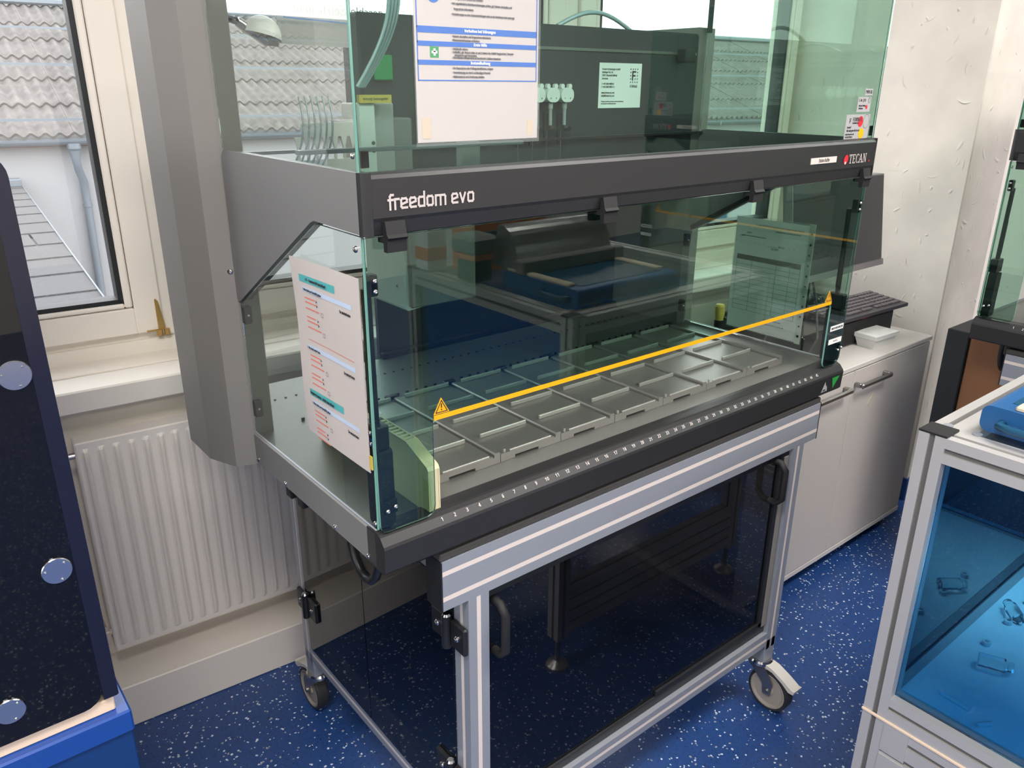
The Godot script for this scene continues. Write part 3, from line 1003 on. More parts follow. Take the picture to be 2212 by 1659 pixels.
		var sb := put(bx(px - 0.010, 0.147, -0.052, px + 0.011, 0.186, -0.011, 0.002), "door_sensor", M.black, o)
		if s == 0:
			put(bx(-0.1042, 0.152, -0.048, -0.1034, 0.166, -0.020), "sensor_label", M.label_blue, sb)
			for y in [0.158, 0.176]:
				screw(sb, Vector3(-0.1085, y, -0.022), Vector3.LEFT, 0.0038)
		put(B.new().prism(rounded(-0.048, 0.014, -0.012, 0.146, 0.007), 0, px - 0.0075, px + 0.015), "lock_box", M.inner_dark, o)
		var lk := put(bx(px - 0.006, 0.038, -0.012, px + 0.018, 0.062, -0.0098, 0.001), "lock_plate", M.black, o)
		for w in [-0.001, 0.013]:
			screw(lk, Vector3(px + w, 0.046 + w * 0.3, -0.0055), Vector3.BACK, 0.0036)
	screw(o, Vector3(-0.1085, 0.448, -0.028), Vector3.LEFT, 0.005)
	screw(o, Vector3(-0.1085, 0.022, -0.022), Vector3.LEFT, 0.0042)
	if not full:
		return o
	# latches hanging under the left edge of the tray
	for z in [-0.385, -0.335]:
		put(bx(-0.100, -0.092, z - 0.012, -0.076, -0.058, z + 0.012, 0.003), "foot_latch", M.black, o)
	var hd := []
	for i in 9:
		var a := PI * i / 8
		hd.append(Vector3(-0.055, -0.105 - 0.075 * sin(a), -0.172 + 0.052 * cos(a)))
	put(B.new().tube([Vector3(-0.055, -0.058, -0.12)] + hd + [Vector3(-0.055, -0.058, -0.224)], 0.009, 10), "carry_handle", M.black, o)
	put(bx(-0.03, -0.105, -0.10, 0.05, -0.06, -0.052, 0.006), "foot_latch", M.inner_dark, o)
	# dark backboard with what hangs on it
	var bd := put(bx(0.172, 0.43, -0.56, 1.169, 0.787, -0.5, 0.004), "backboard", M.inner_dark, o)
	put(bx(0.30, 0.735, -0.5, 1.16, 0.741, -0.497), "guide_rail", M.steel, bd)
	put(bx(1.085, 0.716, -0.5, 1.125, 0.748, -0.470, 0.003), "guide_stop", M.black, bd)
	put(bx(0.172, 0.43, -0.5, 1.169, 0.470, -0.455, 0.004), "arm_rail", M.black, bd)
	for px in [0.561, 0.604, 0.647, 0.690]:
		var pu := put(B.new().prism(rounded(px - 0.0195, 0.624, px + 0.0195, 0.655, 0.0145), 2, -0.5, -0.478), "syringe_pump", M.white_plastic, bd)
		for e in [-0.010, 0.010]:
			put(B.new().lathe(Vector3(px + e * 1.15, 0.658, -0.490), Vector3.BACK, [Vector2(0, 0.0), Vector2(0.0055, 0), Vector2(0.0055, 0.008), Vector2(0, 0.008)], 12), "valve_port", M.white_plastic, pu)
			screw(pu, Vector3(px + e * 0.8, 0.633, -0.478), Vector3.BACK, 0.002)
		put(B.new().lathe(Vector3(px, 0.622, -0.488), Vector3.DOWN, [Vector2(0.0055, 0), Vector2(0.0055, 0.012), Vector2(0.004, 0.013), Vector2(0.004, 0.048), Vector2(0, 0.048)], 12), "syringe_barrel", M.sticker_grey, pu)
		put(B.new().lathe(Vector3(px + 0.007, 0.566, -0.490), Vector3.BACK, [Vector2(0, 0.0), Vector2(0.006, 0), Vector2(0.006, 0.012), Vector2(0, 0.012)], 14), "plunger_knob", M.chrome, pu)
		put(bx(px - 0.012, 0.53, -0.5, px + 0.012, 0.60, -0.494, 0.001), "pump_slot", M.black, pu)
		put(B.new().tube([Vector3(px - 0.008, 0.562, -0.49), Vector3(px - 0.008, 0.49, -0.49)], 0.0008, 5), "plunger_rod", M.steel, pu)
	var arc := []
	for i in 13:
		var a := float(i) / 12
		arc.append(Vector3(0.70 + 0.24 * a, 0.787 + 0.034 * sin(PI * a), -0.53))
	put(B.new().tube(arc, 0.005, 8), "cable", M.tubing, bd)
	# arm carriage with cover, column, tubes and the slotted tube plate
	var ac := put(B.new().prism(poly([0.140, 0.47, 0.140, 0.262, 0.147, 0.255, 0.294, 0.270, 0.294, 0.47]), 2, -0.46, -0.32), "arm_cover", M.white_plastic, o)
	put(bx(0.147, 0.262, -0.319, 0.298, 0.405, -0.306, 0.003), "cover_plate", M.grey_light, ac)
	for y in [0.30, 0.385]:
		screw(ac, Vector3(0.140, y, -0.345), Vector3.LEFT, 0.003)
	for p in [[0.16, 0.19], [0.20, 0.222], [0.265, 0.29]]:
		put(bx(p[0], 0.404, -0.318, p[1], 0.409, -0.308, 0.001), "cover_clip", M.white, ac)
	var col := put(bx(0.109, 0.43, -0.46, 0.143, 0.628, -0.40, 0.002), "arm_column", M.white_plastic, o)
	for y in [0.545, 0.559]:
		screw(col, Vector3(0.136, y, -0.400), Vector3.BACK, 0.004)
	put(bx(0.143, 0.43, -0.47, 0.195, 0.628, -0.42, 0.003), "arm_motor", M.sticker_grey, o)
	put(bx(0.195, 0.47, -0.47, 0.24, 0.60, -0.43, 0.003), "arm_motor", M.grey_mid, o)
	var yl := put(bx(0.110, 0.628, -0.405, 0.176, 0.642, -0.395), "warning_label", M.sticker_yellow, o)
	words("Achtung! Quetschgefahr", 0.004, Vector3(0.143, 0.635, -0.3948), FRONT, M.ink, yl, "lettering", 1, "sans", 0.85, 3.0)
	put(bx(0.200, 0.667, -0.499, 0.240, 0.713, -0.492, 0.002), "status_plate", M.sign_green, bd)
	var tp := B.new()
	var outline := PackedVector2Array([Vector2(0.0, 0.50), Vector2(0.105, 0.50), Vector2(0.105, 0.597), Vector2(0.012, 0.597), Vector2(0.004, 0.593), Vector2(0.0, 0.585)])
	# the plate is built as strips round six arched openings
	tp.box(Vector3(0.0, 0.572, -0.402), Vector3(0.105, 0.597, -0.398), 0.001)
	tp.box(Vector3(-0.02, 0.505, -0.402), Vector3(0.105, 0.535, -0.398), 0.001)
	for i in 7:
		var cx := -0.008 + 0.0175 * i
		tp.prism(poly([cx - 0.002, 0.534, cx + 0.002, 0.534, cx + 0.0022, 0.556, cx + 0.006, 0.573, cx - 0.006, 0.573, cx - 0.0022, 0.556]), 2, -0.402, -0.398)
	put(tp, "tube_plate", M.white_plastic, o)
	for i in 4:
		var path := []
		for j in 13:
			var a := float(j) / 12
			path.append(Vector3(0.132 + 0.010 * i + 0.075 * sin(PI * 0.62 * a) + 0.004 * i * a, 0.655 + 0.20 * a, -0.44 - 0.01 * i))
		put(B.new().tube(path, 0.0035, 7), "tube", M.tubing, o)
	for i in 6:
		var path := []
		for j in 11:
			var a := float(j) / 10
			path.append(Vector3(0.0 + 0.011 * i - 0.030 * a * a, 0.640 - 0.13 * a, -0.40 + 0.02 * sin(PI * a)))
		put(B.new().tube(path, 0.0018, 5), "thin_tube", M.tubing, o)
	put(bx(0.278, 0.43, -0.34, 0.322, 0.56, -0.32, 0.002), "arm_bracket", M.sticker_grey, o)
	put(bx(-0.06, 0.553, -0.30, 0.40, 0.560, -0.285, 0.001), "cross_rail", M.alu, o)
	# stickers on the upper pane
	var s1 := put(bx(1.074, 0.552, -0.0055, 1.173, 0.603, -0.0048), "service_sticker", M.sticker_grey, o, "grey service sticker with red and yellow round seals")
	words("FORNAX", 0.0085, Vector3(1.101, 0.5925, -0.0046), FRONT, M.ink, s1, "lettering", 0, "bold", 0.8)
	words("TECHNOLOGIES", 0.0034, Vector3(1.101, 0.585, -0.0046), FRONT, M.ink, s1, "lettering", 0, "bold", 0.8, 3.0)
	words("F", 0.010, Vector3(1.087, 0.590, -0.0046), FRONT, M.ink, s1, "lettering", 0, "bold", 1.0)
	words("Service?\nWir sind gerne für Sie da!", 0.0042, Vector3(1.081, 0.573, -0.0046), FRONT, M.ink, s1, "lettering", 0, "bold", 0.75, 3.0)
	words("www.fornax-tec.net\n+49 2683 9893-0", 0.0036, Vector3(1.078, 0.559, -0.0046), FRONT, M.ink, s1, "lettering", 0, "sans", 0.8, 3.0)
	put(B.new().disc(Vector3(1.134, 0.588, -0.0045), Vector3(0.0105, 0, 0), Vector3(0, 0.0115, 0)), "round_seal", M.logo_red, s1)
	put(B.new().disc(Vector3(1.143, 0.563, -0.0045), Vector3(0.0115, 0, 0), Vector3(0, 0.0112, 0)), "round_seal", M.yellow, s1)
	var rg := B.new()
	var ring := []
	for i in 25:
		ring.append(Vector2(1.158 + 0.0125 * cos(TAU * i / 24), 0.588 + 0.0145 * sin(TAU * i / 24)))
	rg.ribbon(ring, 0.0007, func(p: Vector2) -> Vector3: return Vector3(p.x, p.y, -0.0045))
	put(rg, "ring_print", M.ink, s1)
	var s2 := put(bx(1.111, 0.608, -0.0055, 1.166, 0.639, -0.0048), "inspection_sticker", M.sticker_grey, o, "small test sticker with a red dot")
	words("E.-Nr. J2ED", 0.0055, Vector3(1.115, 0.632, -0.0046), FRONT, M.ink, s2, "lettering", 0, "sans", 0.8, 3.0)
	words("Nächste Prüfung\nPrüfdatum", 0.0034, Vector3(1.117, 0.618, -0.0046), FRONT, M.ink, s2, "lettering", 0, "sans", 0.8, 3.0)
	put(B.new().disc(Vector3(1.150, 0.618, -0.0045), Vector3(0.004, 0, 0), Vector3(0, 0.0045, 0)), "round_seal", M.logo_red, s2)
	var rg2 := B.new()
	ring = []
	for i in 21:
		ring.append(Vector2(1.158 + 0.0042 * cos(TAU * i / 20), 0.632 + 0.0052 * sin(TAU * i / 20)))
	rg2.ribbon(ring, 0.0008, func(p: Vector2) -> Vector3: return Vector3(p.x, p.y, -0.0045))
	put(rg2, "ring_print", M.ink, s2)
	var s3 := put(bx(1.136, 0.642, -0.0055, 1.168, 0.656, -0.0048), "number_sticker", M.sticker_grey, o, "smallest sticker, reads PWN 88")
	words("PWN 88", 0.0072, Vector3(1.152, 0.649, -0.0046), FRONT, M.ink, s3, "lettering", 1, "sans", 0.75)
	for y in [0.104, 0.070]:
		var ns := put(bx(1.142, y - 0.002, -0.0055, 1.200, y + 0.011, -0.0048), "notice_strip", M.white, fpane)
		words("NICHT AUSSCHALTEN" if y > 0.1 else "• • • •", 0.0052 if y > 0.1 else 0.008, Vector3(1.171, y + 0.0045, -0.0046), FRONT, M.ink, ns, "lettering", 1, "bold", 0.68, 3.0)
	return o


func build_carriers() -> void:
	var o := thing("plate_carrier", "grid", "plate carrier", Vector3(0.122, 0.0045, -0.28), "metal plate carriers on the robot deck")
	var x := 0.0475
	put(B.new().prism(poly([x, 0.0045, x + 0.034, 0.0045, x + 0.034, 0.0105, x + 0.092, 0.0105, x + 0.092, 0.0045, x + 0.1490, 0.0045, x + 0.1490, 0.0235, x + 0.1465, 0.0260, x + 0.1380, 0.0260, x + 0.1355, 0.0235, x + 0.1355, 0.0175, x + 0.1310, 0.0175, x + 0.1310, 0.0205, x, 0.0205]), 2, -0.462, -0.098), "base_plate", M.carrier_metal, o)
	for z in [-0.180, -0.270, -0.3605, -0.4545]:
		put(bx(x + 0.012, 0.0205, z - 0.0025, x + 0.127, 0.0295, z + 0.0025, 0.0012), "plate_stop", M.carrier_edge, o)
	put(bx(x + 0.021, 0.0205, -0.101, x + 0.124, 0.0245, -0.0975, 0.0008), "front_ledge", M.carrier_edge, o)
	put(bx(x + 0.0085, 0.0205, -0.104, x + 0.0125, 0.0275, -0.099, 0.001), "locating_pin", M.carrier_edge, o)
	put(bx(x + 0.120, 0.0205, -0.470, x + 0.149, 0.030, -0.456, 0.002), "end_block", M.black, o)
	var names := ["beside the beige rack", "second from the beige rack", "third from the beige rack", "in the middle of seven", "third from the right end", "second from the right end", "at the right end"]
	for i in 7:
		var c: Node3D = o if i == 0 else o.duplicate()
		if i > 0:
			c.name = numbered("plate_carrier")
			add_child(c)
			c.position = o.position + Vector3(0.1505 * i, 0, 0)
		c.set_meta("label", "metal plate carrier with four stops, " + names[i])


func build_rack() -> void:
	var o := thing("tip_rack", "tall narrow beige plastic rack with a sloping front and slotted top", "rack", Vector3(0.0, 0.0045, -0.2))
	var prof := poly([-0.020, 0.0045, -0.020, 0.082, -0.024, 0.088, -0.085, 0.112, -0.40, 0.112, -0.40, 0.0045])
	put(B.new().prism(prof, 0, -0.012, -0.009), "side_wall", M.beige, o)
	put(B.new().prism(prof, 0, 0.008, 0.011), "side_wall", M.beige, o)
	put(bx(-0.010, 0.0045, -0.40, 0.009, 0.0065, -0.022), "bottom", M.beige, o)
	put(B.new().prism(poly([-0.020, 0.0045, -0.020, 0.082, -0.024, 0.088, -0.086, 0.1121, -0.090, 0.1121, -0.090, 0.106, -0.028, 0.080, -0.028, 0.0045]), 0, -0.0095, 0.0085), "front_slope", M.beige, o)
	for i in 8:
		var z := -0.098 - 0.0125 * i
		put(bx(-0.0095, 0.070, z - 0.0032, 0.0085, 0.1115, z + 0.0032, 0.0008), "divider", M.beige, o)
	put(bx(-0.0095, 0.10, -0.40, 0.0085, 0.1118, -0.2), "lid", M.beige, o)
	var box := thing("reagent_trough", "small clear plastic trough standing behind the slotted beige rack", "trough", Vector3(0.028, 0.0045, -0.30))
	var g := B.new()
	g.box(Vector3(0.015, 0.0045, -0.33), Vector3(0.045, 0.007, -0.26))
	g.box(Vector3(0.015, 0.007, -0.33), Vector3(0.017, 0.09, -0.26))
	g.box(Vector3(0.043, 0.007, -0.33), Vector3(0.045, 0.09, -0.26))
	g.box(Vector3(0.017, 0.007, -0.262), Vector3(0.043, 0.09, -0.26))
	put(g, "tray", M.clear_film, box)


func build_papers() -> void:
	# A4 notice in a plastic sleeve on the upper pane
	var o := thing("notice", "white operating notice with blue bars and pictograms taped to the upper front pane", "notice", Vector3(0.09, 0.583, -0.004))
	put(bx(-0.017, 0.585, -0.0052, 0.194, 0.882, -0.0044), "sheet", M.paper, o)
	put(bx(-0.0195, 0.580, -0.0042, 0.1975, 0.886, -0.0039), "sleeve", M.clear_film, o)
	var ft := 0.0015
	var z := -0.0036
	for y in [[0.7225, 0.7305, "Verhalten bei Störungen"], [0.7065, 0.7125, "Erste Hilfe"], [0.6835, 0.6895, "Instandhaltung"]]:
		put(bx(-0.014, y[0], -0.0044, 0.191, y[1], -0.0040), "blue_bar", M.sign_blue, o)
		words(y[2], 0.0036, Vector3(0.0885, (y[0] + y[1]) / 2 + 0.0002, z), FRONT, M.white, o, "heading", 1, "bold", 0.9, 3.0)
	for r in [[-0.014, 0.6635, 0.191, 0.665], [-0.014, 0.6635, -0.0126, 0.88], [0.1896, 0.6635, 0.191, 0.88]]:
		put(bx(r[0], r[1], -0.0044, r[2], r[3], -0.0040), "blue_rule", M.sign_blue, o)
	for l in [
		[0.7915, 0.047, "◦ Zustand der Bauteile prüfen"], [0.7845, 0.047, "◦ Richtige Beladung des Arbeitstisches"], [0.7785, 0.047, "◦ Zu- und Abläufe"], [0.7720, 0.047, "◦ Spitzenabwurfstation"], [0.7655, 0.047, "◦ Allgemeiner Zustand des Roboters"],
		[0.7595, 0.041, "• Auf ungewöhnliche Betriebserscheinungen achten, ggf. Roboter abschalten und"], [0.7530, 0.045, "Vorgesetzten informieren."], [0.7465, 0.041, "• Veränderungen an den Schutzeinrichtungen oder an der Betriebsart sind untersagt."],
		[0.7195, 0.041, "• Roboter abschalten und Vorgesetzten informieren."], [0.7148, 0.041, "• Wiederinbetriebnahme verhindern."],
		[0.7040, 0.041, "• Unfallstelle sichern."], [0.7000, 0.041, "• Ersthelfer, ggf. Notarzt rufen. Je nach Schwere des Unfalls Vorgesetzten / Vertreter"], [0.6962, 0.045, "informieren und hinzuziehen."], [0.6932, 0.041, "• Eintreffendes Hilfspersonal auf bestehende Gefahren hinweisen."],
		[0.6908, 0.041, ""], [0.6800, 0.041, "• Vor Reparaturen oder Prüfung desinfizieren, reinigen."], [0.6745, 0.041, "• Instandsetzung nur durch sachkundiges Personal."], [0.6692, 0.041, "• Maßnahmen je nach Verletzung einleiten."]]:
		if l[2]:
			words(l[2], 0.0026, Vector3(l[1], l[0], z), FRONT, M.ink_grey, o, "printed_line", 0, "sans", 0.78, 4.0)
	for c in [[0.0135, 0.7995], [0.0135, 0.7710], [0.0135, 0.7420]]:
		if c[1] > 0.75:
			put(B.new().prism(rounded(c[0] - 0.0105, c[1] - 0.0125, c[0] + 0.0105, c[1] + 0.0125, 0.0104, 8), 2, -0.0044, -0.0040), "pictogram", M.sign_blue, o)
	var pic := B.new()
	pic.disc(Vector3(0.0100, 0.7770, z), Vector3(0.0026, 0, 0), Vector3(0, 0.0028, 0), 12)
	pic.quad(Vector3(0.0062, 0.7625, z), Vector3(0.0135, 0.7625, z), Vector3(0.0128, 0.7725, z), Vector3(0.0070, 0.7735, z))
	pic.quad(Vector3(0.0135, 0.7685, z), Vector3(0.0170, 0.7665, z), Vector3(0.0170, 0.7735, z), Vector3(0.0135, 0.7755, z))
	pic.quad(Vector3(0.0174, 0.7665, z), Vector3(0.0208, 0.7690, z), Vector3(0.0208, 0.7760, z), Vector3(0.0174, 0.7735, z))
	pic.quad(Vector3(0.0075, 0.7900, z), Vector3(0.0150, 0.7900, z), Vector3(0.0162, 0.8030, z), Vector3(0.0070, 0.8050, z))
	put(pic, "pictogram_figure", M.white, o)
	put(bx(0.0062, 0.6925, -0.0044, 0.0198, 0.7060, -0.0040), "first_aid_sign", M.sign_green, o)
	var cr := B.new()
	cr.box(Vector3(0.0086, 0.6976, -0.0039), Vector3(0.0174, 0.7008, -0.0037))
	cr.box(Vector3(0.0114, 0.6948, -0.0039), Vector3(0.0146, 0.7036, -0.0037))
	put(cr, "white_cross", M.white, o)
	for r in [[-0.010, 0.590, 0.004, 0.617], [0.174, 0.589, 0.185, 0.611]]:
		put(bx(r[0], r[1], -0.0044, r[2], r[3], -0.0040), "tape_piece", M.tape, o)
	# instruction sheet on the left side pane
	o = thing("instruction_sheet", "white instruction sheet with turquoise headings taped to the left side pane", "paper sheet", Vector3(-0.111, 0.109, -0.127))
	var sh := B.new()
	var nx := 12
	var ny := 14
	var pt := func(i: int, j: int, w: float) -> Vector3:
		var u := float(i) / nx
		var v := float(j) / ny
		return Vector3(-0.1105 - w - 0.0016 * sin(v * 7.0 + u * 2.0) * (1.0 - u) - 0.006 * pow(1.0 - u, 3) * v, 0.1095 + 0.299 * v, -0.2325 + 0.2105 * u)
	for i in nx:
		for j in ny:
			sh.quad(pt.call(i, j, 0.0006), pt.call(i + 1, j, 0.0006), pt.call(i + 1, j + 1, 0.0006), pt.call(i, j + 1, 0.0006))
			sh.quad(pt.call(i, j + 1, 0.0), pt.call(i + 1, j + 1, 0.0), pt.call(i + 1, j, 0.0), pt.call(i, j, 0.0))
	put(sh, "sheet", M.paper, o)
	var flat := func(y0: float, y1: float, z0: float, z1: float) -> B:
		var q := B.new()
		for i in nx:
			var za := lerpf(z0, z1, float(i) / nx)
			var zb := lerpf(z0, z1, float(i + 1) / nx)
			var f := func(y: float, zz: float) -> Vector3:
				var u := (zz + 0.2325) / 0.2105
				var v := (y - 0.1095) / 0.299
				return Vector3(-0.1115 - 0.0016 * sin(v * 7.0 + u * 2.0) * (1.0 - u) - 0.006 * pow(1.0 - u, 3) * v, y, zz)
			q.quad(f.call(y0, za), f.call(y0, zb), f.call(y1, zb), f.call(y1, za))
		return q
	for k in [0, 1]:
		var y: float = 0.384 if k == 0 else 0.193
		put(flat.call(y - 0.0115, y, -0.208, -0.096), "heading_bar", M.teal_bar, o)
		words(["Elution-ACF – Scannen-SOP dem Ablauf", "Freigabe-Scannen – bleibt dem Ablauf"][k], 0.0042, Vector3(-0.1145, y - 0.006, -0.206), LEFTWARD, M.ink, o, "heading", 0, "bold", 0.78, 3.0)
		for b in ([0.365, 0.270] if k == 0 else [0.174]):
			put(flat.call(b - 0.0075, b, -0.203, -0.048), "sub_bar", M.pale_blue, o)
			words("1. Was ist alles zur Probe (NGS) geben" if b != 0.270 else "2. Was ist die zweite Probe", 0.0034, Vector3(-0.1145, b - 0.004, -0.201), LEFTWARD, M.ink, o, "printed_line", 0, "sans", 0.78, 4.0)
			words("Sie wiederholen", 0.0042, Vector3(-0.1120, b - 0.0165, -0.085), LEFTWARD, M.ink, o, "printed_line", 0, "sans", 0.8, 4.0)
			for l in [[0.016, 0.034], [0.023, 0.036], [0.033, 0.044], [0.047, 0.030], [0.054, 0.036], [0.064, 0.046]]:
				put(flat.call(b - l[0] - 0.0022, b - l[0], -0.197, -0.197 + l[1]), "red_line", M.ink_red, o)
			for l in [[0.016, -0.159], [0.023, -0.158], [0.047, -0.158], [0.054, -0.157]]:
				words("Ja", 0.0034, Vector3(-0.1135, b - l[0] - 0.001, l[1]), LEFTWARD, M.ink, o, "printed_line", 0, "sans", 0.8, 4.0)
			for l in [[0.038, -0.144], [0.070, -0.143]]:
				put(B.new().ribbon([Vector2(l[1], b - l[0]), Vector2(l[1] + 0.006, b - l[0]), Vector2(l[1] + 0.006, b - l[0] + 0.006), Vector2(l[1], b - l[0] + 0.006), Vector2(l[1], b - l[0])], 0.0006, func(p: Vector2) -> Vector3: return Vector3(-0.1132, p.y, p.x)), "tick_box", M.ink, o)
	put(flat.call(0.2785, 0.2795, -0.200, -0.050), "rule", M.ink_red, o)
	put(bx(-0.1125, 0.118, -0.022, -0.1105, 0.140, -0.014), "tape_piece", M.sticker_yellow, o)
	# address card on the backboard
	o = thing("address_card", "pale address card with dotted letter logo on the dark backboard", "card", Vector3(0.882, 0.609, -0.499))
	put(bx(0.809, 0.609, -0.4998, 0.956, 0.711, -0.4990), "sheet", M.white, o)
	for l in [[0.697, "Fornax Technologies GmbH"], [0.690, "Dübbiger Str. 36"], [0.683, "33877 Neustadt (Wied)"], [0.676, "Germany"], [0.664, "T +49 2683 9893-0"], [0.657, "F +49 2683 9893-11"], [0.644, "www.fornax-tec.net"], [0.637, "info@fornax-tec.net"], [0.624, "* Design, Vermietung, Wartung, Service, Instandsetzung"], [0.619, "& Training für Tecan Robotersysteme"]]:
		words(l[1], 0.0042 if l[0] > 0.63 else 0.0026, Vector3(0.818, l[0], -0.4986), FRONT, M.ink, o, "printed_line", 0, "sans", 0.85, 4.0)
	var dots := B.new()
	for i in 4:
		for j in 5:
			if (i == 1 and j > 0 and j < 4) or (i == 2 and (j == 3 or j == 2)):
				continue
			var p := Vector3(0.917 + 0.008 * i, 0.668 + 0.0075 * j, -0.4986)
			dots.box(p - Vector3(0.0012, 0.0016, 0.0002), p + Vector3(0.0012, 0.0016, 0.0002))
	for r in [[0.922, 0.672, 0.926, 0.694], [0.922, 0.690, 0.936, 0.694], [0.922, 0.681, 0.934, 0.685]]:
		dots.box(Vector3(r[0], r[1], -0.4988), Vector3(r[2], r[3], -0.4984))
	put(dots, "logo", M.ink, o)
	words("FORNAX", 0.0058, Vector3(0.929, 0.6585, -0.4986), FRONT, M.ink, o, "printed_line", 1, "sans", 0.9, 3.0)
	# form in a punched sleeve outside the right pane
	o = thing("form_sheet", "printed form in a punched plastic sleeve on the right side pane, seen from behind", "paper sheet", Vector3(1.206, 0.032, -0.24))
	put(bx(1.2050, 0.032, -0.350, 1.2056, 0.335, -0.134), "sheet", M.paper_sheer, o)
	put(bx(1.2058, 0.029, -0.354, 1.2064, 0.340, -0.118), "sleeve", M.clear_film, o)
	put(bx(1.2050, 0.029, -0.134, 1.2056, 0.340, -0.118), "punched_strip", M.white, o)
	for i in 11:
		put(B.new().lathe(Vector3(1.2048, 0.050 + 0.0265 * i, -0.126), Vector3.LEFT, [Vector2(0, 0.0004), Vector2(0.0024 if i % 3 else 0.0034, 0.0004), Vector2(0.0024 if i % 3 else 0.0034, 0)], 10), "punch_hole", M.inner_dark, o)
	for l in [[0.318, -0.148, "Einweisungsnachweis Geräte Sicherheit (BPG-GERÄT)  Ver. 1", 0.0044], [0.308, -0.156, "Einweisung durch Gerätebeauftragten", 0.0036], [0.270, -0.200, "Gerät: ____________", 0.0052], [0.262, -0.215, "PWN 88", 0.0050], [0.296, -0.300, "Hersteller", 0.003], [0.286, -0.320, "Standort", 0.003], [0.060, -0.170, "Mit der Unterschrift wird die Einweisung bestätigt", 0.003], [0.072, -0.180, "Unterschrift des Gerätebeauftragten", 0.003]]:
		words(l[2], l[3], Vector3(1.2046, l[0], l[1]), RIGHTWARD, M.ink_grey, o, "printed_line", 0, "sans", 0.85, 3.0)
	var tb := B.new()
	for i in 13:
		tb.box(Vector3(1.2046, 0.235 - 0.0125 * i, -0.338), Vector3(1.2049, 0.2356 - 0.0125 * i, -0.145))
	for zz in [-0.338, -0.29, -0.215, -0.175, -0.145]:
		tb.box(Vector3(1.2046, 0.085, zz - 0.0003), Vector3(1.2049, 0.2356, zz + 0.0003))
	tb.box(Vector3(1.2046, 0.2865, -0.33), Vector3(1.2049, 0.288, -0.255))
	put(tb, "table_lines", M.ink_grey, o)
	put(bx(1.2045, 0.223, -0.338, 1.2049, 0.235, -0.145), "table_head", M.sticker_grey, o)
	# sign seen from behind in the gap behind the left pane, with the silver lamp beside it
	o = thing("door_sign", "grey backlit sign with mirrored lettering hanging behind the upper left pane", "sign", Vector3(0.087, 0.725, -0.505))
	put(B.new().prism(poly([0.018, 0.727, 0.158, 0.724, 0.163, 0.86, 0.026, 0.86]), 2, -0.5065, -0.5055), "sheet", M.sign_grey, o)
	words("geschlossen halten!", 0.0145, Vector3(0.142, 0.785, -0.5050), Basis(Vector3.LEFT, Vector3.UP, Vector3.FORWARD), M.ink_grey, o, "lettering", 1, "sans", 1.0)
	put(B.new().ribbon([Vector2(0.034, 0.86), Vector2(0.034, 0.7705), Vector2(0.160, 0.7655)], 0.0016, func(p: Vector2) -> Vector3: return Vector3(p.x, p.y, -0.5050)), "frame_line", M.sign_blue, o)
	put(bx(0.026, 0.85, -0.5095, 0.20, 0.865, -0.5067), "sign_holder", M.grey_mid, o)
	o = thing("inspection_lamp", "small lamp with a clear dome and silver bar behind the upper left pane", "lamp", Vector3(0.0, 0.725, -0.515))
	put(B.new().tube([Vector3(-0.068, 0.765, -0.515), Vector3(-0.048, 0.760, -0.515)], 0.006, 10), "joint", M.black, o)
	put(B.new().tube([Vector3(-0.048, 0.760, -0.515), Vector3(0.004, 0.728, -0.515)], 0.0085, 12), "silver_bar", M.chrome, o)
	put(B.new().tube([Vector3(0.002, 0.733, -0.515), Vector3(0.022, 0.731, -0.515)], 0.010, 12), "end_piece", M.steel, o)
	var dome := []
	for i in 9:
		var a := PI / 2 * i / 8
		dome.append(Vector2(0.034 * cos(a), 0.034 * sin(a)))
	put(B.new().lathe(Vector3(-0.006, 0.738, -0.515), Vector3(0.25, 1, 0), dome, 20), "dome", M.white_plastic, o)


# ---------------------------------------------------------------- stands and furniture
func rail(o: Node3D, axis: int, u0: float, v0: float, u1: float, v1: float, lo: float, hi: float, su: Array, sv: Array, called := "rail", m: Material = null, cover := true) -> MeshInstance3D:
	su.sort()
	sv.sort()
	var r := put(B.new().prism(grooved(u0, v0, u1, v1, su, sv, 0.0095, 0.0022 if cover else 0.006), axis, lo, hi), called, m if m else M.alu, o)
	var b := B.new()
	var d := 0.0019 if cover else 0.0055
	for s in su:
		for q in [[v0 + d - 0.001, v0 + (0.0004 if cover else d)], [v1 - d + 0.001, v1 - (0.0004 if cover else d)]]:
			b.prism(poly([s - 0.0046, q[0], s + 0.0046, q[0], s + 0.0046, q[1], s - 0.0046, q[1]]) if q[0] != q[1] else poly([s - 0.0046, q[0] - 0.0003, s + 0.0046, q[0] - 0.0003, s + 0.0046, q[0] + 0.0003, s - 0.0046, q[0] + 0.0003]), axis, lo, hi)
	for s in sv:
		for q in [[u0 + d - 0.001, u0 + (0.0004 if cover else d)], [u1 - d + 0.001, u1 - (0.0004 if cover else d)]]:
			b.prism(poly([q[0], s - 0.0046, q[0], s + 0.0046, q[1] + 0.0003, s + 0.0046, q[1] + 0.0003, s - 0.0046]), axis, lo, hi)
	if b.v.size():
		put(b, "slot_cover" if cover else "slot", M.slot_cover if cover else M.groove_dark, r)
	return r


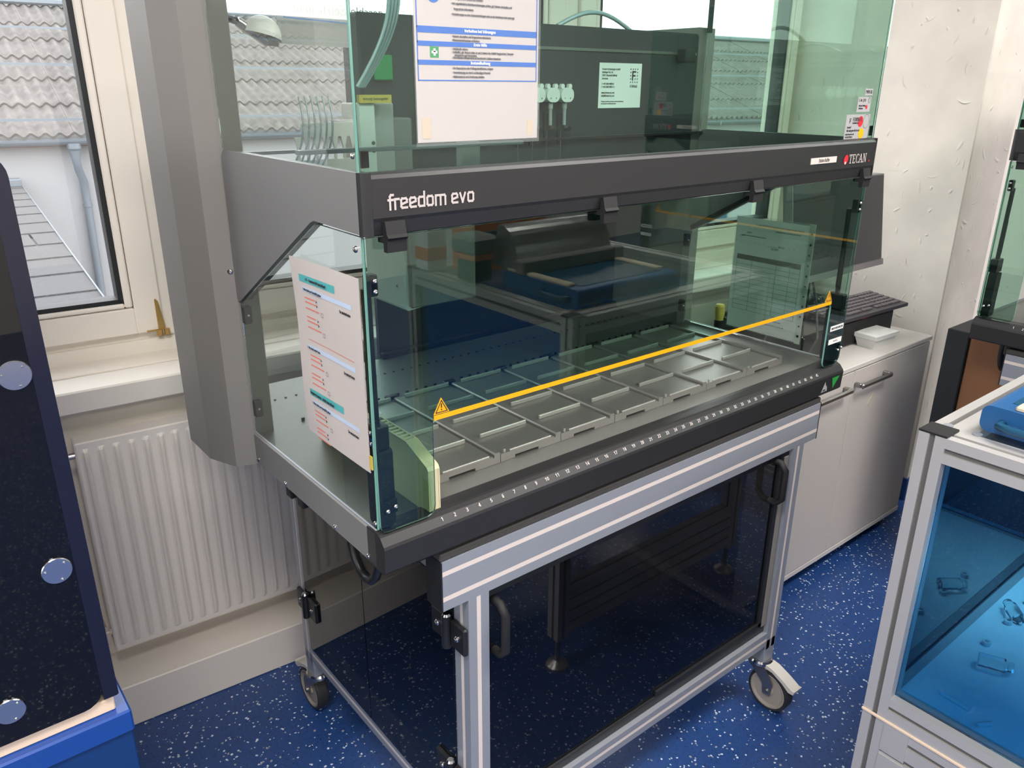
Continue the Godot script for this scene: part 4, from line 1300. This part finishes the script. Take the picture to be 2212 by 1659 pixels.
func caster(o: Node3D, x: float, z: float, dir: float) -> void:
	var wy := -0.98 + 0.0625
	var wz := z + dir * 0.042
	put(B.new().prism(rounded(x - 0.0225, z - 0.0225, x + 0.0225, z + 0.0225, 0.003, 2), 1, -0.835, -0.760), "caster_socket", M.alu, o)
	var c := put(B.new().lathe(Vector3(x, -0.835, z), Vector3.UP, [Vector2(0, -0.014), Vector2(0.031, -0.014), Vector2(0.034, -0.010), Vector2(0.034, -0.003), Vector2(0.030, 0.002), Vector2(0, 0.004)], 22), "caster", M.chrome, o)
	for s in [-1, 1]:
		put(B.new().prism(poly([z - dir * 0.028, -0.848, z + dir * 0.030, -0.848, wz + dir * 0.016, wy + 0.030, wz + dir * 0.012, wy - 0.010, wz - dir * 0.012, wy - 0.010, wz - dir * 0.016, wy + 0.020]), 0, x + s * 0.0205 - 0.0015, x + s * 0.0205 + 0.0015), "fork", M.steel, c)
	put(B.new().lathe(Vector3(x, wy, wz), Vector3.RIGHT, [Vector2(0.052, -0.0165), Vector2(0.060, -0.0165), Vector2(0.0625, -0.011), Vector2(0.0625, 0.011), Vector2(0.060, 0.0165), Vector2(0.052, 0.0165)], 32), "tyre", M.tyre, c)
	put(B.new().lathe(Vector3(x, wy, wz), Vector3.RIGHT, [Vector2(0, -0.017), Vector2(0.014, -0.017), Vector2(0.018, -0.012), Vector2(0.044, -0.012), Vector2(0.050, -0.0168), Vector2(0.0535, -0.0165), Vector2(0.0535, 0.0165), Vector2(0.044, 0.012), Vector2(0.018, 0.012), Vector2(0.014, 0.017), Vector2(0, 0.017)], 32), "hub", M.hub, c)
	put(B.new().lathe(Vector3(x, wy, wz), Vector3.RIGHT, [Vector2(0, -0.026), Vector2(0.008, -0.026), Vector2(0.008, 0.026), Vector2(0, 0.026)], 10), "axle", M.steel, c)
	put(B.new().prism(poly([z + dir * 0.020, -0.837, z + dir * 0.050, -0.841, z + dir * 0.088, -0.857, z + dir * 0.114, -0.871, z + dir * 0.122, -0.870, z + dir * 0.119, -0.881, z + dir * 0.104, -0.882, z + dir * 0.082, -0.866, z + dir * 0.050, -0.851, z + dir * 0.020, -0.850]), 0, x - 0.018, x + 0.018), "brake_pedal", M.pedal, c)


func hinge(o: Node3D, p: Vector3, along: Vector3, out: Vector3) -> void:
	# two leaves side by side along a face, a knuckle between them standing out
	var a := along.normalized()
	var h := put(B.new().lathe(p + out * 0.006, Vector3.UP, [Vector2(0, -0.034), Vector2(0.0095, -0.034), Vector2(0.0095, 0.034), Vector2(0, 0.034)], 14), "hinge", M.black, o)
	put(B.new().lathe(p + out * 0.006 + Vector3.UP * 0.034, Vector3.UP, [Vector2(0.0085, 0), Vector2(0.006, 0.004), Vector2(0, 0.004)], 12), "hinge_pin", M.chrome, h)
	for s in [-1, 1]:
		var q: Vector3 = p + a * s * 0.031
		var e: Vector3 = (a * 0.022).abs() + (out * 0.005).abs() + Vector3(0, 0.029, 0)
		put(B.new().box(q - e, q + e, 0.003), "hinge_leaf", M.black, h)
		screw(h, q + out * 0.005, out, 0.0062)


func bow_handle(o: Node3D, p: Vector3, along: Vector3, out: Vector3, l := 0.11) -> void:
	var path := [p - along * l / 2, p - along * l / 2 + out * 0.018, p - along * (l / 2 - 0.016) + out * 0.034, p + along * (l / 2 - 0.016) + out * 0.034, p + along * l / 2 + out * 0.018, p + along * l / 2]
	put(B.new().tube(path, 0.0085, 8), "handle", M.soft_black, o)


func build_stand(label: String) -> Node3D:
	var o := thing("robot_stand", label, "stand", Vector3(0.55, -0.98, -0.35))
	put(bx(-0.006, -0.0805, -0.765, 1.140, -0.0665, -0.001, 0.002), "table_board", M.board_dark, o)
	rail(o, 0, -0.045, -0.1785, 0.0, -0.0815, -0.003, 1.140, [], [-0.105, -0.155], "front_rail")
	rail(o, 0, -0.765, -0.1785, -0.72, -0.0815, -0.003, 1.140, [], [-0.105, -0.155], "rear_rail")
	for x in [-0.006, 1.140]:
		put(bx(x, -0.180, -0.047, x + 0.003, -0.080, 0.001, 0.001), "end_cap", M.black, o)
		put(bx(x, -0.180, -0.767, x + 0.003, -0.080, -0.719, 0.001), "end_cap", M.black, o)
	for x in [0.049, 1.043]:
		rail(o, 2, x, -0.1785, x + 0.045, -0.0815, -0.72, -0.045, [], [-0.13], "side_rail")
		for z in [-0.045, -0.765]:
			rail(o, 1, x, z, x + 0.045, z + 0.045, -0.79, -0.1785, [x + 0.0225], [z + 0.0225], "leg")
		rail(o, 2, x, -0.777, x + 0.045, -0.7335, -0.72, -0.045, [x + 0.0225], [-0.755], "lower_rail")
	rail(o, 0, -0.045, -0.777, 0.0, -0.7335, 0.094, 1.043, [-0.0225], [-0.755], "lower_rail")
	rail(o, 0, -0.765, -0.777, -0.72, -0.7335, 0.094, 1.043, [-0.7425], [-0.755], "lower_rail")
	# smoked panels
	put(bx(0.0985, -0.7335, -0.022, 1.006, -0.1785, -0.017), "front_door", M.smoke, o)
	put(bx(0.0985, -0.7335, -0.017, 1.040, -0.7085, -0.012, 0.001), "door_seal", M.black, o)
	put(bx(0.60, -0.7085, -0.017, 1.025, -0.6930, -0.010, 0.001), "door_ledge", M.black, o)
	put(bx(1.006, -0.7085, -0.021, 1.022, -0.1785, -0.010, 0.001), "door_edge", M.black, o)
	put(bx(1.022, -0.7085, -0.019, 1.043, -0.200, -0.008, 0.001), "hinge_strip", M.grey_light, o)
	put(bx(0.0985, -0.200, -0.017, 1.043, -0.1785, -0.011), "door_seal", M.black, o)
	put(bx(0.0462, -0.7335, -0.395, 0.0488, -0.1785, -0.047), "side_door", M.smoke, o)
	put(bx(0.0462, -0.7335, -0.718, 0.0488, -0.1785, -0.398), "side_door", M.smoke, o)
	bow_handle(o, Vector3(0.118, -0.272, -0.017), Vector3.UP, Vector3.BACK)
	bow_handle(o, Vector3(0.990, -0.257, -0.017), Vector3.UP, Vector3.BACK)
	hinge(o, Vector3(0.043, -0.585, -0.700), Vector3.BACK, Vector3.LEFT)
	hinge(o, Vector3(0.043, -0.268, -0.053), Vector3.BACK, Vector3.LEFT)
	hinge(o, Vector3(0.043, -0.610, -0.053), Vector3.BACK, Vector3.LEFT)
	caster(o, 0.0715, -0.7425, -1.0)
	caster(o, 1.0655, -0.0225, 1.0)
	caster(o, 0.0715, -0.0225, 1.0)
	caster(o, 1.0655, -0.7425, -1.0)
	return o


func build_tank() -> void:
	# aluminium framed box with blue panels, the printing machine on it
	var o := thing("blue_glazed_case", "aluminium framed floor case with bright blue glazed sides", "case", Vector3(1.1, -0.98, 0.76))
	var x0 := 0.690
	var x1 := 1.545
	var z0 := 0.4225
	var z1 := 1.20
	var p := 0.045
	for x in [x0, x1 - p]:
		for z in [z0, z1 - p]:
			rail(o, 1, x, z, x + p, z + p, -0.875, 0.115, [x + p / 2], [z + p / 2], "post", M.alu_white, false)
			put(bx(x - 0.001, 0.115, z - 0.001, x + p + 0.001, 0.1195, z + p + 0.001, 0.001), "post_cap", M.soft_black, o)
			put(B.new().lathe(Vector3(x + p / 2, -0.98, z + p / 2), Vector3.UP, [Vector2(0, 0), Vector2(0.036, 0), Vector2(0.034, 0.006), Vector2(0.012, 0.022), Vector2(0.010, 0.03), Vector2(0.008, 0.03), Vector2(0.008, 0.11), Vector2(0, 0.11)], 20), "levelling_foot", M.steel, o)
	for z in [z0, z1 - p]:
		rail(o, 0, z, 0.070, z + p, 0.115, x0 + p, x1 - p, [z + p / 2], [0.0925], "top_rail", M.alu_white, false)
		rail(o, 0, z, -0.470, z + p, -0.425, x0 + p, x1 - p, [z + p / 2], [-0.4475], "middle_rail", M.alu_white, false)
		rail(o, 0, z, -0.860, z + p, -0.710, x0 + p, x1 - p, [z + p / 2], [-0.745, -0.785, -0.825], "lower_rail", M.alu_white, false)
		put(bx(x0 + p, -0.425, z + 0.018, x1 - p, 0.070, z + 0.024), "smoked_panel" if z == z0 else "blue_panel", M.smoke if z == z0 else M.glass_blue, o)
	for x in [x0, x1 - p]:
		rail(o, 2, x, 0.070, x + p, 0.115, z0 + p, z1 - p, [x + p / 2], [0.0925], "top_rail", M.alu_white, false)
		rail(o, 2, x, -0.470, x + p, -0.425, z0 + p, z1 - p, [x + p / 2], [-0.4475], "middle_rail", M.alu_white, false)
		rail(o, 2, x, -0.620, x + p, -0.470, z0 + p, z1 - p, [x + p / 2], [-0.505, -0.545, -0.585], "apron_rail", M.alu_white, false)
		put(bx(x + 0.018, -0.425, z0 + p, x + 0.024, 0.070, z1 - p), "blue_panel", M.glass_blue, o)
	rail(o, 2, x0 - 0.002, -0.625, x0 + 0.062, -0.480, z0 + p, z0 + p + 0.047, [x0 + 0.03], [-0.55], "corner_post", M.alu_white, false)
	put(bx(x0 - 0.003, -0.480, z0 - 0.002, x0 + 0.002, -0.4745, z1, 0.001), "joint_strip", M.cream, o)
	put(bx(x0 + p, -0.432, z0 + p, x1 - p, -0.424, z1 - p), "floor_sheet", M.white, o)
	for e in [[x0 + p, z0 + p, x1 - p, z0 + p + 0.022], [x0 + p, z1 - p - 0.022, x1 - p, z1 - p], [x0 + p, z0 + p + 0.022, x0 + p + 0.010, z1 - p - 0.022], [x1 - p - 0.010, z0 + p + 0.022, x1 - p, z1 - p - 0.022]]:
		put(bx(e[0], 0.106, e[1], e[2], 0.1145, e[3]), "top_frame", M.alu_white, o)
	put(bx(x0 + p + 0.010, 0.107, z0 + p + 0.022, x1 - p - 0.010, 0.113, z1 - p - 0.022), "top_glass", M.window_pane, o)
	for z in [z0 + 0.010, z0 + p + 0.012]:
		put(B.new().lathe(Vector3(x0 + p + 0.014, 0.115, z + 0.012), Vector3.UP, [Vector2(0.008, 0), Vector2(0.008, 0.0015), Vector2(0.0, 0.0015)], 14), "bolt_cap", M.alu, o)
	for i in 2:
		var b := thing("glass_vial", ["small clear glass vial with a screw neck lying at the back of the blue case", "short clear vial lying beside the rear rail in the blue case"][i], "vial", Vector3(1.12 - 0.2 * i, -0.424, 0.53), "vials lying in the blue case")
		var d := Vector3(0.75, 0, -0.65) if i == 0 else Vector3(0.4, 0, 0.9)
		put(B.new().lathe(Vector3(1.12 - 0.2 * i, -0.409, 0.53), d, [Vector2(0, 0), Vector2(0.014, 0), Vector2(0.014, 0.045), Vector2(0.010, 0.050), Vector2(0.010, 0.060), Vector2(0.0, 0.060)], 16), "glass_body", M.glass_clear, b)
	for i in 3:
		top(B.new().lathe(Vector3(1.00 + 0.11 * i, -0.424, 0.515), Vector3.UP, [Vector2(0.004, 0), Vector2(0.0085, 0), Vector2(0.0085, 0.009), Vector2(0.004, 0.009), Vector2(0.004, 0)], 14), "white_ring", M.white_plastic, ["small white ring lying nearest the post along the rail in the blue case", "small white ring lying in the middle of three along the blue case rail", "small white ring lying furthest from the post along the blue case rail"][i], "cap", "ring caps in the blue case")
	for i in 2:
		var q := [[Vector3(0.78, -0.420, 0.52), Vector3(0.775, -0.420, 0.575)], [Vector3(0.745, -0.420, 0.60), Vector3(0.77, -0.420, 0.615)]]
		top(B.new().tube([q[i][0], q[i][1]], 0.0045, 8), "plastic_pin", M.white_plastic, ["long clear plastic pin lying on the floor of the blue case", "short clear plastic pin lying by the glass of the blue case"][i], "pin")
	# belt machine
	o = thing("belt_printer", "flat dark blue belt machine with a silver hood on the aluminium case", "machine", Vector3(0.96, 0.1195, 0.66))
	put(B.new().prism(rounded(0.485, 0.1195, 0.80, 0.165, 0.014), 0, 0.765, 1.155), "body", M.machine_blue, o)
	put(bx(0.80, 0.153, 0.515, 1.12, 0.1665, 0.78, 0.002), "belt", M.screen_blue, o)
	for x in [0.772, 1.118]:
		put(bx(x, 0.163, 0.53, x + 0.026, 0.173, 0.79, 0.003), "belt_guide", M.tape, o)
	var arc := [0.755, 0.17]
	for i in 11:
		var a := PI * 0.55 * i / 10
		arc.append(0.745 + 0.085 * (1.0 - cos(a)) * 0.9)
		arc.append(0.185 + 0.105 * sin(a))
	arc.append(0.86); arc.append(0.17)
	put(B.new().prism(poly(arc), 0, 0.775, 1.145), "hood", M.steel, o)
	put(bx(0.76, 0.165, 0.70, 1.16, 0.205, 0.74, 0.004), "cross_bar", M.grey_light, o)
	for x in [0.84, 0.95, 1.06]:
		screw(o, Vector3(x, 0.187, 0.70), Vector3.FORWARD, 0.005)
	put(B.new().tube([Vector3(0.765, 0.14, 0.52), Vector3(0.748, 0.14, 0.52), Vector3(0.742, 0.14, 0.54), Vector3(0.742, 0.14, 0.60), Vector3(0.748, 0.14, 0.62), Vector3(0.765, 0.14, 0.62)], 0.007, 10), "side_handle", M.screen_blue, o)
	var gb := thing("gripper_box", "rounded grey unit with an orange tray left of the silver hood", "unit", Vector3(0.72, 0.1195, 0.9))
	put(bx(0.70, 0.20, 0.86, 0.80, 0.255, 0.97, 0.012), "body", M.grey_mid, gb)
	put(bx(0.705, 0.185, 0.86, 0.795, 0.20, 0.96, 0.003), "orange_tray", M.orange, gb)
	put(bx(0.715, 0.1195, 0.875, 0.785, 0.185, 0.955, 0.003), "foot_block", M.soft_black, gb)
	for i in 2:
		var bo := thing("screen_box", ["orange carton with a blue screen print, the one on the left of two", "orange carton with a blue screen print, the one on the right of two"][i], "carton", Vector3(0.86 + 0.155 * i, 0.1195, 1.02), "orange cartons behind the hood")
		var bx0 := 0.785 + 0.155 * i
		put(bx(bx0, 0.1195, 0.98, bx0 + 0.148, 0.275, 1.08, 0.002), "carton", M.orange, bo)
		put(bx(bx0 + 0.018, 0.150, 0.977, bx0 + 0.132, 0.245, 0.980), "screen_frame", M.sticker_grey, bo)
		put(bx(bx0 + 0.022, 0.154, 0.9762, bx0 + 0.128, 0.241, 0.977), "screen_print", M.screen_blue, bo)
		words("Schraubering", 0.007, Vector3(bx0 + 0.122, 0.226, 0.976), Basis(Vector3.LEFT, Vector3.UP, Vector3.FORWARD), M.white, bo, "lettering", 0, "sans", 0.9, 3.0)
	var sb := thing("supply_box", "white carton with an orange band at the far end of the case top", "carton", Vector3(0.72, 0.1195, 1.1))
	put(bx(0.70, 0.1195, 1.09, 0.77, 0.31, 1.16, 0.002), "carton", M.white, sb)
	put(bx(0.699, 0.15, 1.089, 0.771, 0.19, 1.161, 0.001), "orange_band", M.orange, sb)


func build_acrylic() -> void:
	var o := thing("work_table", "blue topped work table in the lower left corner", "table", Vector3(-0.95, -0.98, -0.5))
	put(bx(-1.70, -0.275, -0.90, -0.468, -0.235, -0.163, 0.003), "tabletop", M.table_edge, o)
	put(bx(-1.68, -0.90, -0.88, -0.471, -0.275, -0.168, 0.002), "cupboard", M.table_blue, o)
	put(bx(-1.66, -0.98, -0.86, -0.50, -0.90, -0.20), "plinth", M.table_blue, o)
	o = thing("acrylic_cabinet", "dark smoked acrylic cabinet with round silver hinges on the blue table", "cabinet", Vector3(-0.95, -0.235, -0.5))
	put(bx(-1.45, -0.235, -0.86, -0.486, -0.212, -0.178, 0.002), "base_board", M.cream, o)
	put(bx(-1.45, -0.212, -0.86, -1.435, 0.57, -0.19), "side_wall", M.pc, o)
	put(bx(-1.435, -0.212, -0.86, -0.50, 0.57, -0.845), "back_wall", M.pc, o)
	put(bx(-0.497, -0.212, -0.86, -0.485, 0.57, -0.19), "side_wall", M.pc, o)
	put(bx(-1.45, 0.57, -0.86, -0.485, 0.582, -0.19), "roof", M.pc, o)
	put(B.new().prism(rounded(-1.44, -0.212, -0.4995, 0.584, 0.028), 2, -0.182, -0.172), "door", M.acrylic, o)
	var e := PackedVector2Array([Vector2(-0.4995, -0.205), Vector2(-0.481, -0.205), Vector2(-0.479, -0.203), Vector2(-0.479, 0.555)])
	for i in 7:
		var a := PI / 2 * i / 6
		e.append(Vector2(-0.509 + 0.030 * cos(a), 0.555 + 0.030 * sin(a)))
	for i in range(6, -1, -1):
		var a := PI / 2 * i / 6
		e.append(Vector2(-0.5095 + 0.010 * cos(a), 0.555 + 0.012 * sin(a)))
	put(B.new().prism(e, 2, -0.190, -0.171), "door_edge", M.acrylic_edge, o)
	for c in [[-0.518, 0.316], [-0.521, 0.031], [-0.613, -0.160]]:
		var h := put(B.new().lathe(Vector3(c[0], c[1], -0.172), Vector3.BACK, [Vector2(0.0195, 0.0), Vector2(0.0195, 0.002), Vector2(0.0185, 0.0032), Vector2(0, 0.0032)], 32), "round_hinge", M.chrome, o)
		for a in [0.8, 2.9, 5.0]:
			screw(h, Vector3(c[0] + 0.0145 * cos(a), c[1] + 0.0145 * sin(a), -0.1690), Vector3.BACK, 0.0018)
	put(bx(-1.20, -0.10, -0.70, -0.62, 0.42, -0.40, 0.01), "inner_unit", M.soft_black, o)
	put(bx(-0.66, -0.16, -0.42, -0.63, 0.20, -0.38), "inner_red_bar", M.logo_red, o)


func build_cabinet() -> void:
	var z := -0.255
	var o := thing("low_cabinet", "beige low office cabinet with two doors beside the robot", "cabinet", Vector3(1.95, -0.98, -0.46))
	put(bx(1.25, -0.905, -0.68, 2.338, -0.212, z - 0.019), "body", M.cabinet, o)
	put(bx(1.245, -0.212, -0.70, 2.345, -0.195, z + 0.002, 0.002), "worktop", M.cabinet_top, o)
	put(bx(1.245, -0.925, -0.69, 2.343, -0.905, z, 0.002), "bottom_board", M.cabinet_top, o)
	for d in [[1.252, 1.8035], [1.8065, 2.336]]:
		var door := put(bx(d[0], -0.903, z - 0.019, d[1], -0.216, z, 0.0015), "door", M.cabinet, o)
		var c: float = d[0] + 0.105 if d[0] > 1.5 else d[1] - 0.15
		var hx: float = c
		var hp := [Vector3(hx - 0.098, -0.265, z), Vector3(hx - 0.098, -0.265, z + 0.026), Vector3(hx - 0.090, -0.265, z + 0.032), Vector3(hx + 0.090, -0.265, z + 0.032), Vector3(hx + 0.098, -0.265, z + 0.026), Vector3(hx + 0.098, -0.265, z)]
		var hb := B.new()
		hb.box(Vector3(hx - 0.10, -0.2735, z + 0.022), Vector3(hx + 0.10, -0.2545, z + 0.034), 0.005)
		for s in [-0.094, 0.094]:
			hb.box(Vector3(hx + s - 0.006, -0.272, z), Vector3(hx + s + 0.006, -0.256, z + 0.024), 0.003)
		put(hb, "handle", M.steel, door)
		if d[0] > 1.5:
			put(B.new().prism(poly([1.958, -0.329, 1.972, -0.334, 1.942, -0.374, 1.926, -0.362]), 2, z, z + 0.0006), "tape_scrap", M.scrap, door)
			put(B.new().prism(poly([2.099, -0.421, 2.078, -0.432, 2.060, -0.455, 2.058, -0.437]), 2, z, z + 0.0006), "tape_scrap", M.scrap, door)
	for p in [[2.28, -0.31], [2.28, -0.62], [1.32, -0.31], [1.32, -0.62]]:
		put(B.new().lathe(Vector3(p[0] - 0.012, -0.9525, p[1]), Vector3.RIGHT, [Vector2(0, 0), Vector2(0.0275, 0), Vector2(0.0275, 0.022), Vector2(0, 0.022)], 18), "caster", M.soft_black, o)
	o = thing("lunch_box", "small white lidded plastic box on the low cabinet", "box", Vector3(2.065, -0.195, -0.335))
	# the lid is turned a little
	var rot := Basis(Vector3.UP, -0.06)
	var b1 := B.new()
	var q := func(sx: float, sz: float, y: float, k: float) -> Vector3: return Vector3(2.068, y, -0.332) + rot * Vector3(sx * (0.068 + k), 0, sz * (0.040 + k))
	for lay in [[-0.195, -0.157, -0.010, 0.0, 0], [-0.160, -0.146, 0.004, 0.004, 1], [-0.146, -0.143, -0.006, -0.010, 2]]:
		var b := B.new()
		var cs := [[-1, -1], [1, -1], [1, 1], [-1, 1]]
		for i in 4:
			var c0: Array = cs[i]
			var c1: Array = cs[(i + 1) % 4]
			b.quadn(q.call(c0[0], c0[1], lay[0], lay[2]), q.call(c1[0], c1[1], lay[0], lay[2]), q.call(c1[0], c1[1], lay[1], lay[3]), q.call(c0[0], c0[1], lay[1], lay[3]), rot * Vector3(c0[0] + c1[0], 0, c0[1] + c1[1]))
		b.quadn(q.call(-1, -1, lay[1], lay[3]), q.call(1, -1, lay[1], lay[3]), q.call(1, 1, lay[1], lay[3]), q.call(-1, 1, lay[1], lay[3]), Vector3.UP)
		b.quadn(q.call(-1, -1, lay[0], lay[2]), q.call(1, -1, lay[0], lay[2]), q.call(1, 1, lay[0], lay[2]), q.call(-1, 1, lay[0], lay[2]), Vector3.DOWN)
		put(b, ["tub", "lid", "lid_panel"][lay[4]], M.white_plastic, o)
	o = thing("desktop_computer", "flat black desktop computer with a red edge under the keyboard", "computer", Vector3(1.98, -0.195, -0.55))
	put(bx(1.68, -0.190, -0.73, 2.268, -0.106, -0.385, 0.004), "case", M.pc, o)
	put(bx(1.68, -0.188, -0.385, 1.92, -0.110, -0.379, 0.003), "front_panel", M.pc, o)
	put(bx(1.922, -0.188, -0.385, 2.266, -0.110, -0.376, 0.003), "front_panel", M.soft_black, o)
	put(bx(2.04, -0.1075, -0.384, 2.268, -0.1045, -0.377, 0.001), "red_edge", M.logo_red, o)
	for p in [[1.72, -0.42], [2.22, -0.42], [1.72, -0.70], [2.22, -0.70]]:
		put(bx(p[0] - 0.015, -0.195, p[1] - 0.015, p[0] + 0.015, -0.190, p[1] + 0.015), "rubber_foot", M.soft_black, o)
	var inf := B.new()
	var pts := []
	for i in 33:
		var a := TAU * i / 32
		pts.append(Vector2(2.005 + 0.020 * cos(a), -0.150 + 0.011 * sin(2 * a)))
	inf.ribbon(pts, 0.0035, func(p: Vector2) -> Vector3: return Vector3(p.x, p.y, -0.3755))
	put(inf, "emblem", M.steel, o)
	# keyboard lying across the computer
	o = thing("keyboard", "dark keyboard lying across the flat black computer", "keyboard", Vector3(2.12, -0.105, -0.455), "", -0.05)
	o.position = Vector3(2.12, -0.105 + H, -0.455)
	off[o] = Vector3.ZERO
	put(B.new().prism(poly([-0.078, 0.0, 0.082, 0.0, 0.082, 0.012, -0.078, 0.026]), 0, -0.225, 0.225), "frame", M.keyboard, o)
	var key := B.new()
	key.box(Vector3(-0.0082, 0.0, -0.0078), Vector3(0.0082, 0.007, 0.0078), 0.0015)
	var km := key.mesh()
	for r in 6:
		for c in 21:
			if (r == 5 and c in [4, 5, 7, 8, 12]) or c in [15, 19] and false:
				continue
			var k := MeshInstance3D.new()
			k.name = numbered("key", o)
			k.mesh = km
			k.material_override = M.key
			k.position = Vector3(-0.212 + 0.0205 * c + (0.004 if c > 14 else 0.0), 0.0245 - 0.0022 * r, -0.060 + 0.0225 * r)
			k.rotation.x = 0.087
			if r == 5 and c == 6:
				k.scale.x = 5.6
			o.add_child(k)
	o = thing("computer_mouse", "dark rounded mouse behind the keyboard", "mouse", Vector3(2.13, -0.106, -0.62))
	var mp := []
	for i in 9:
		var a := PI / 2 * i / 8
		mp.append(Vector2(0.036 * cos(a), 0.036 * sin(a)))
	put(B.new().lathe(Vector3(2.13, -0.106, -0.62), Vector3.UP, mp, 22), "shell", M.pc, o)
	put(B.new().lathe(Vector3(2.10, -0.106, -0.61), Vector3.UP, mp, 22), "shell", M.pc, o)
	# monitor
	o = thing("monitor", "dark computer monitor with a grey rim standing on the flat computer", "monitor", Vector3(1.90, -0.106, -0.5))
	var tilt := func(y: float, dz: float) -> float: return -0.412 - 0.14 * (y - 0.07) + dz
	var slab := func(x0: float, y0: float, x1: float, y1: float, d0: float, d1: float) -> B:
		return B.new().prism(poly([tilt.call(y0, d0), y0, tilt.call(y0, d1), y0, tilt.call(y1, d1), y1, tilt.call(y1, d0), y1]), 0, x0, x1)
	put(slab.call(1.620, 0.068, 2.185, 0.378, -0.035, -0.002), "housing", M.grey_mid, o)
	put(slab.call(1.626, 0.088, 2.179, 0.374, -0.002, 0.0), "screen", M.screen, o)
	put(slab.call(1.618, 0.066, 2.187, 0.086, -0.004, 0.004), "bezel", M.bezel, o)
	put(bx(1.76, -0.10, -0.60, 1.83, 0.20, -0.47, 0.004), "stand_column", M.soft_black, o)
	put(bx(1.70, -0.106, -0.72, 1.90, -0.094, -0.55, 0.004), "foot", M.soft_black, o)
	var cab := [[Vector3(1.82, 0.07, -0.49), Vector3(1.76, 0.02, -0.5), Vector3(1.70, -0.04, -0.50), Vector3(1.66, -0.10, -0.5), Vector3(1.62, -0.19, -0.5)], [Vector3(1.85, 0.07, -0.49), Vector3(1.80, -0.03, -0.42), Vector3(1.72, -0.11, -0.355), Vector3(1.64, -0.18, -0.35), Vector3(1.50, -0.19, -0.33)], [Vector3(1.72, -0.16, -0.42), Vector3(1.63, -0.188, -0.34), Vector3(1.50, -0.190, -0.30), Vector3(1.38, -0.190, -0.31), Vector3(1.33, -0.190, -0.36)]]
	for i in 3:
		top(B.new().tube(cab[i], 0.004, 7), "cable", M.cable, ["thin dark cable hanging from the left end of the monitor", "dark cable looping from the monitor down past the computer", "dark cable lying on the cabinet top beside the deck"][i], "cable")
	var ct := []
	for i in 41:
		var a := TAU * i / 8.0
		ct.append(Vector3(1.345 + 0.030 * cos(a) * (1.0 - 0.4 * i / 40.0), -0.188 + 0.0006 * i, -0.33 + 0.018 * sin(a)))
	top(B.new().tube(ct, 0.0026, 6), "cable_tie_coil", M.cable, "small coiled bundle of dark cable on the cabinet beside the deck", "cable")
	o = thing("signal_lamp", "small bulb shaped lamp on a black neck behind the right pane", "lamp", Vector3(1.32, -0.195, -0.46))
	put(B.new().lathe(Vector3(1.32, 0.01, -0.46), Vector3.UP, [Vector2(0, -0.01), Vector2(0.012, -0.01), Vector2(0.015, 0.01), Vector2(0.015, 0.032), Vector2(0.012, 0.038), Vector2(0, 0.04)], 14), "bulb", M.sticker_yellow, o)
	put(B.new().lathe(Vector3(1.32, -0.03, -0.46), Vector3.UP, [Vector2(0, -0.165), Vector2(0.006, -0.165), Vector2(0.006, -0.02), Vector2(0.014, -0.005), Vector2(0.014, 0.030), Vector2(0, 0.030)], 14), "neck", M.black, o)
	put(B.new().prism(rounded(1.225, -0.195, 1.29, -0.075, 0.008), 2, -0.50, -0.494), "backplate", M.white_plastic, o)
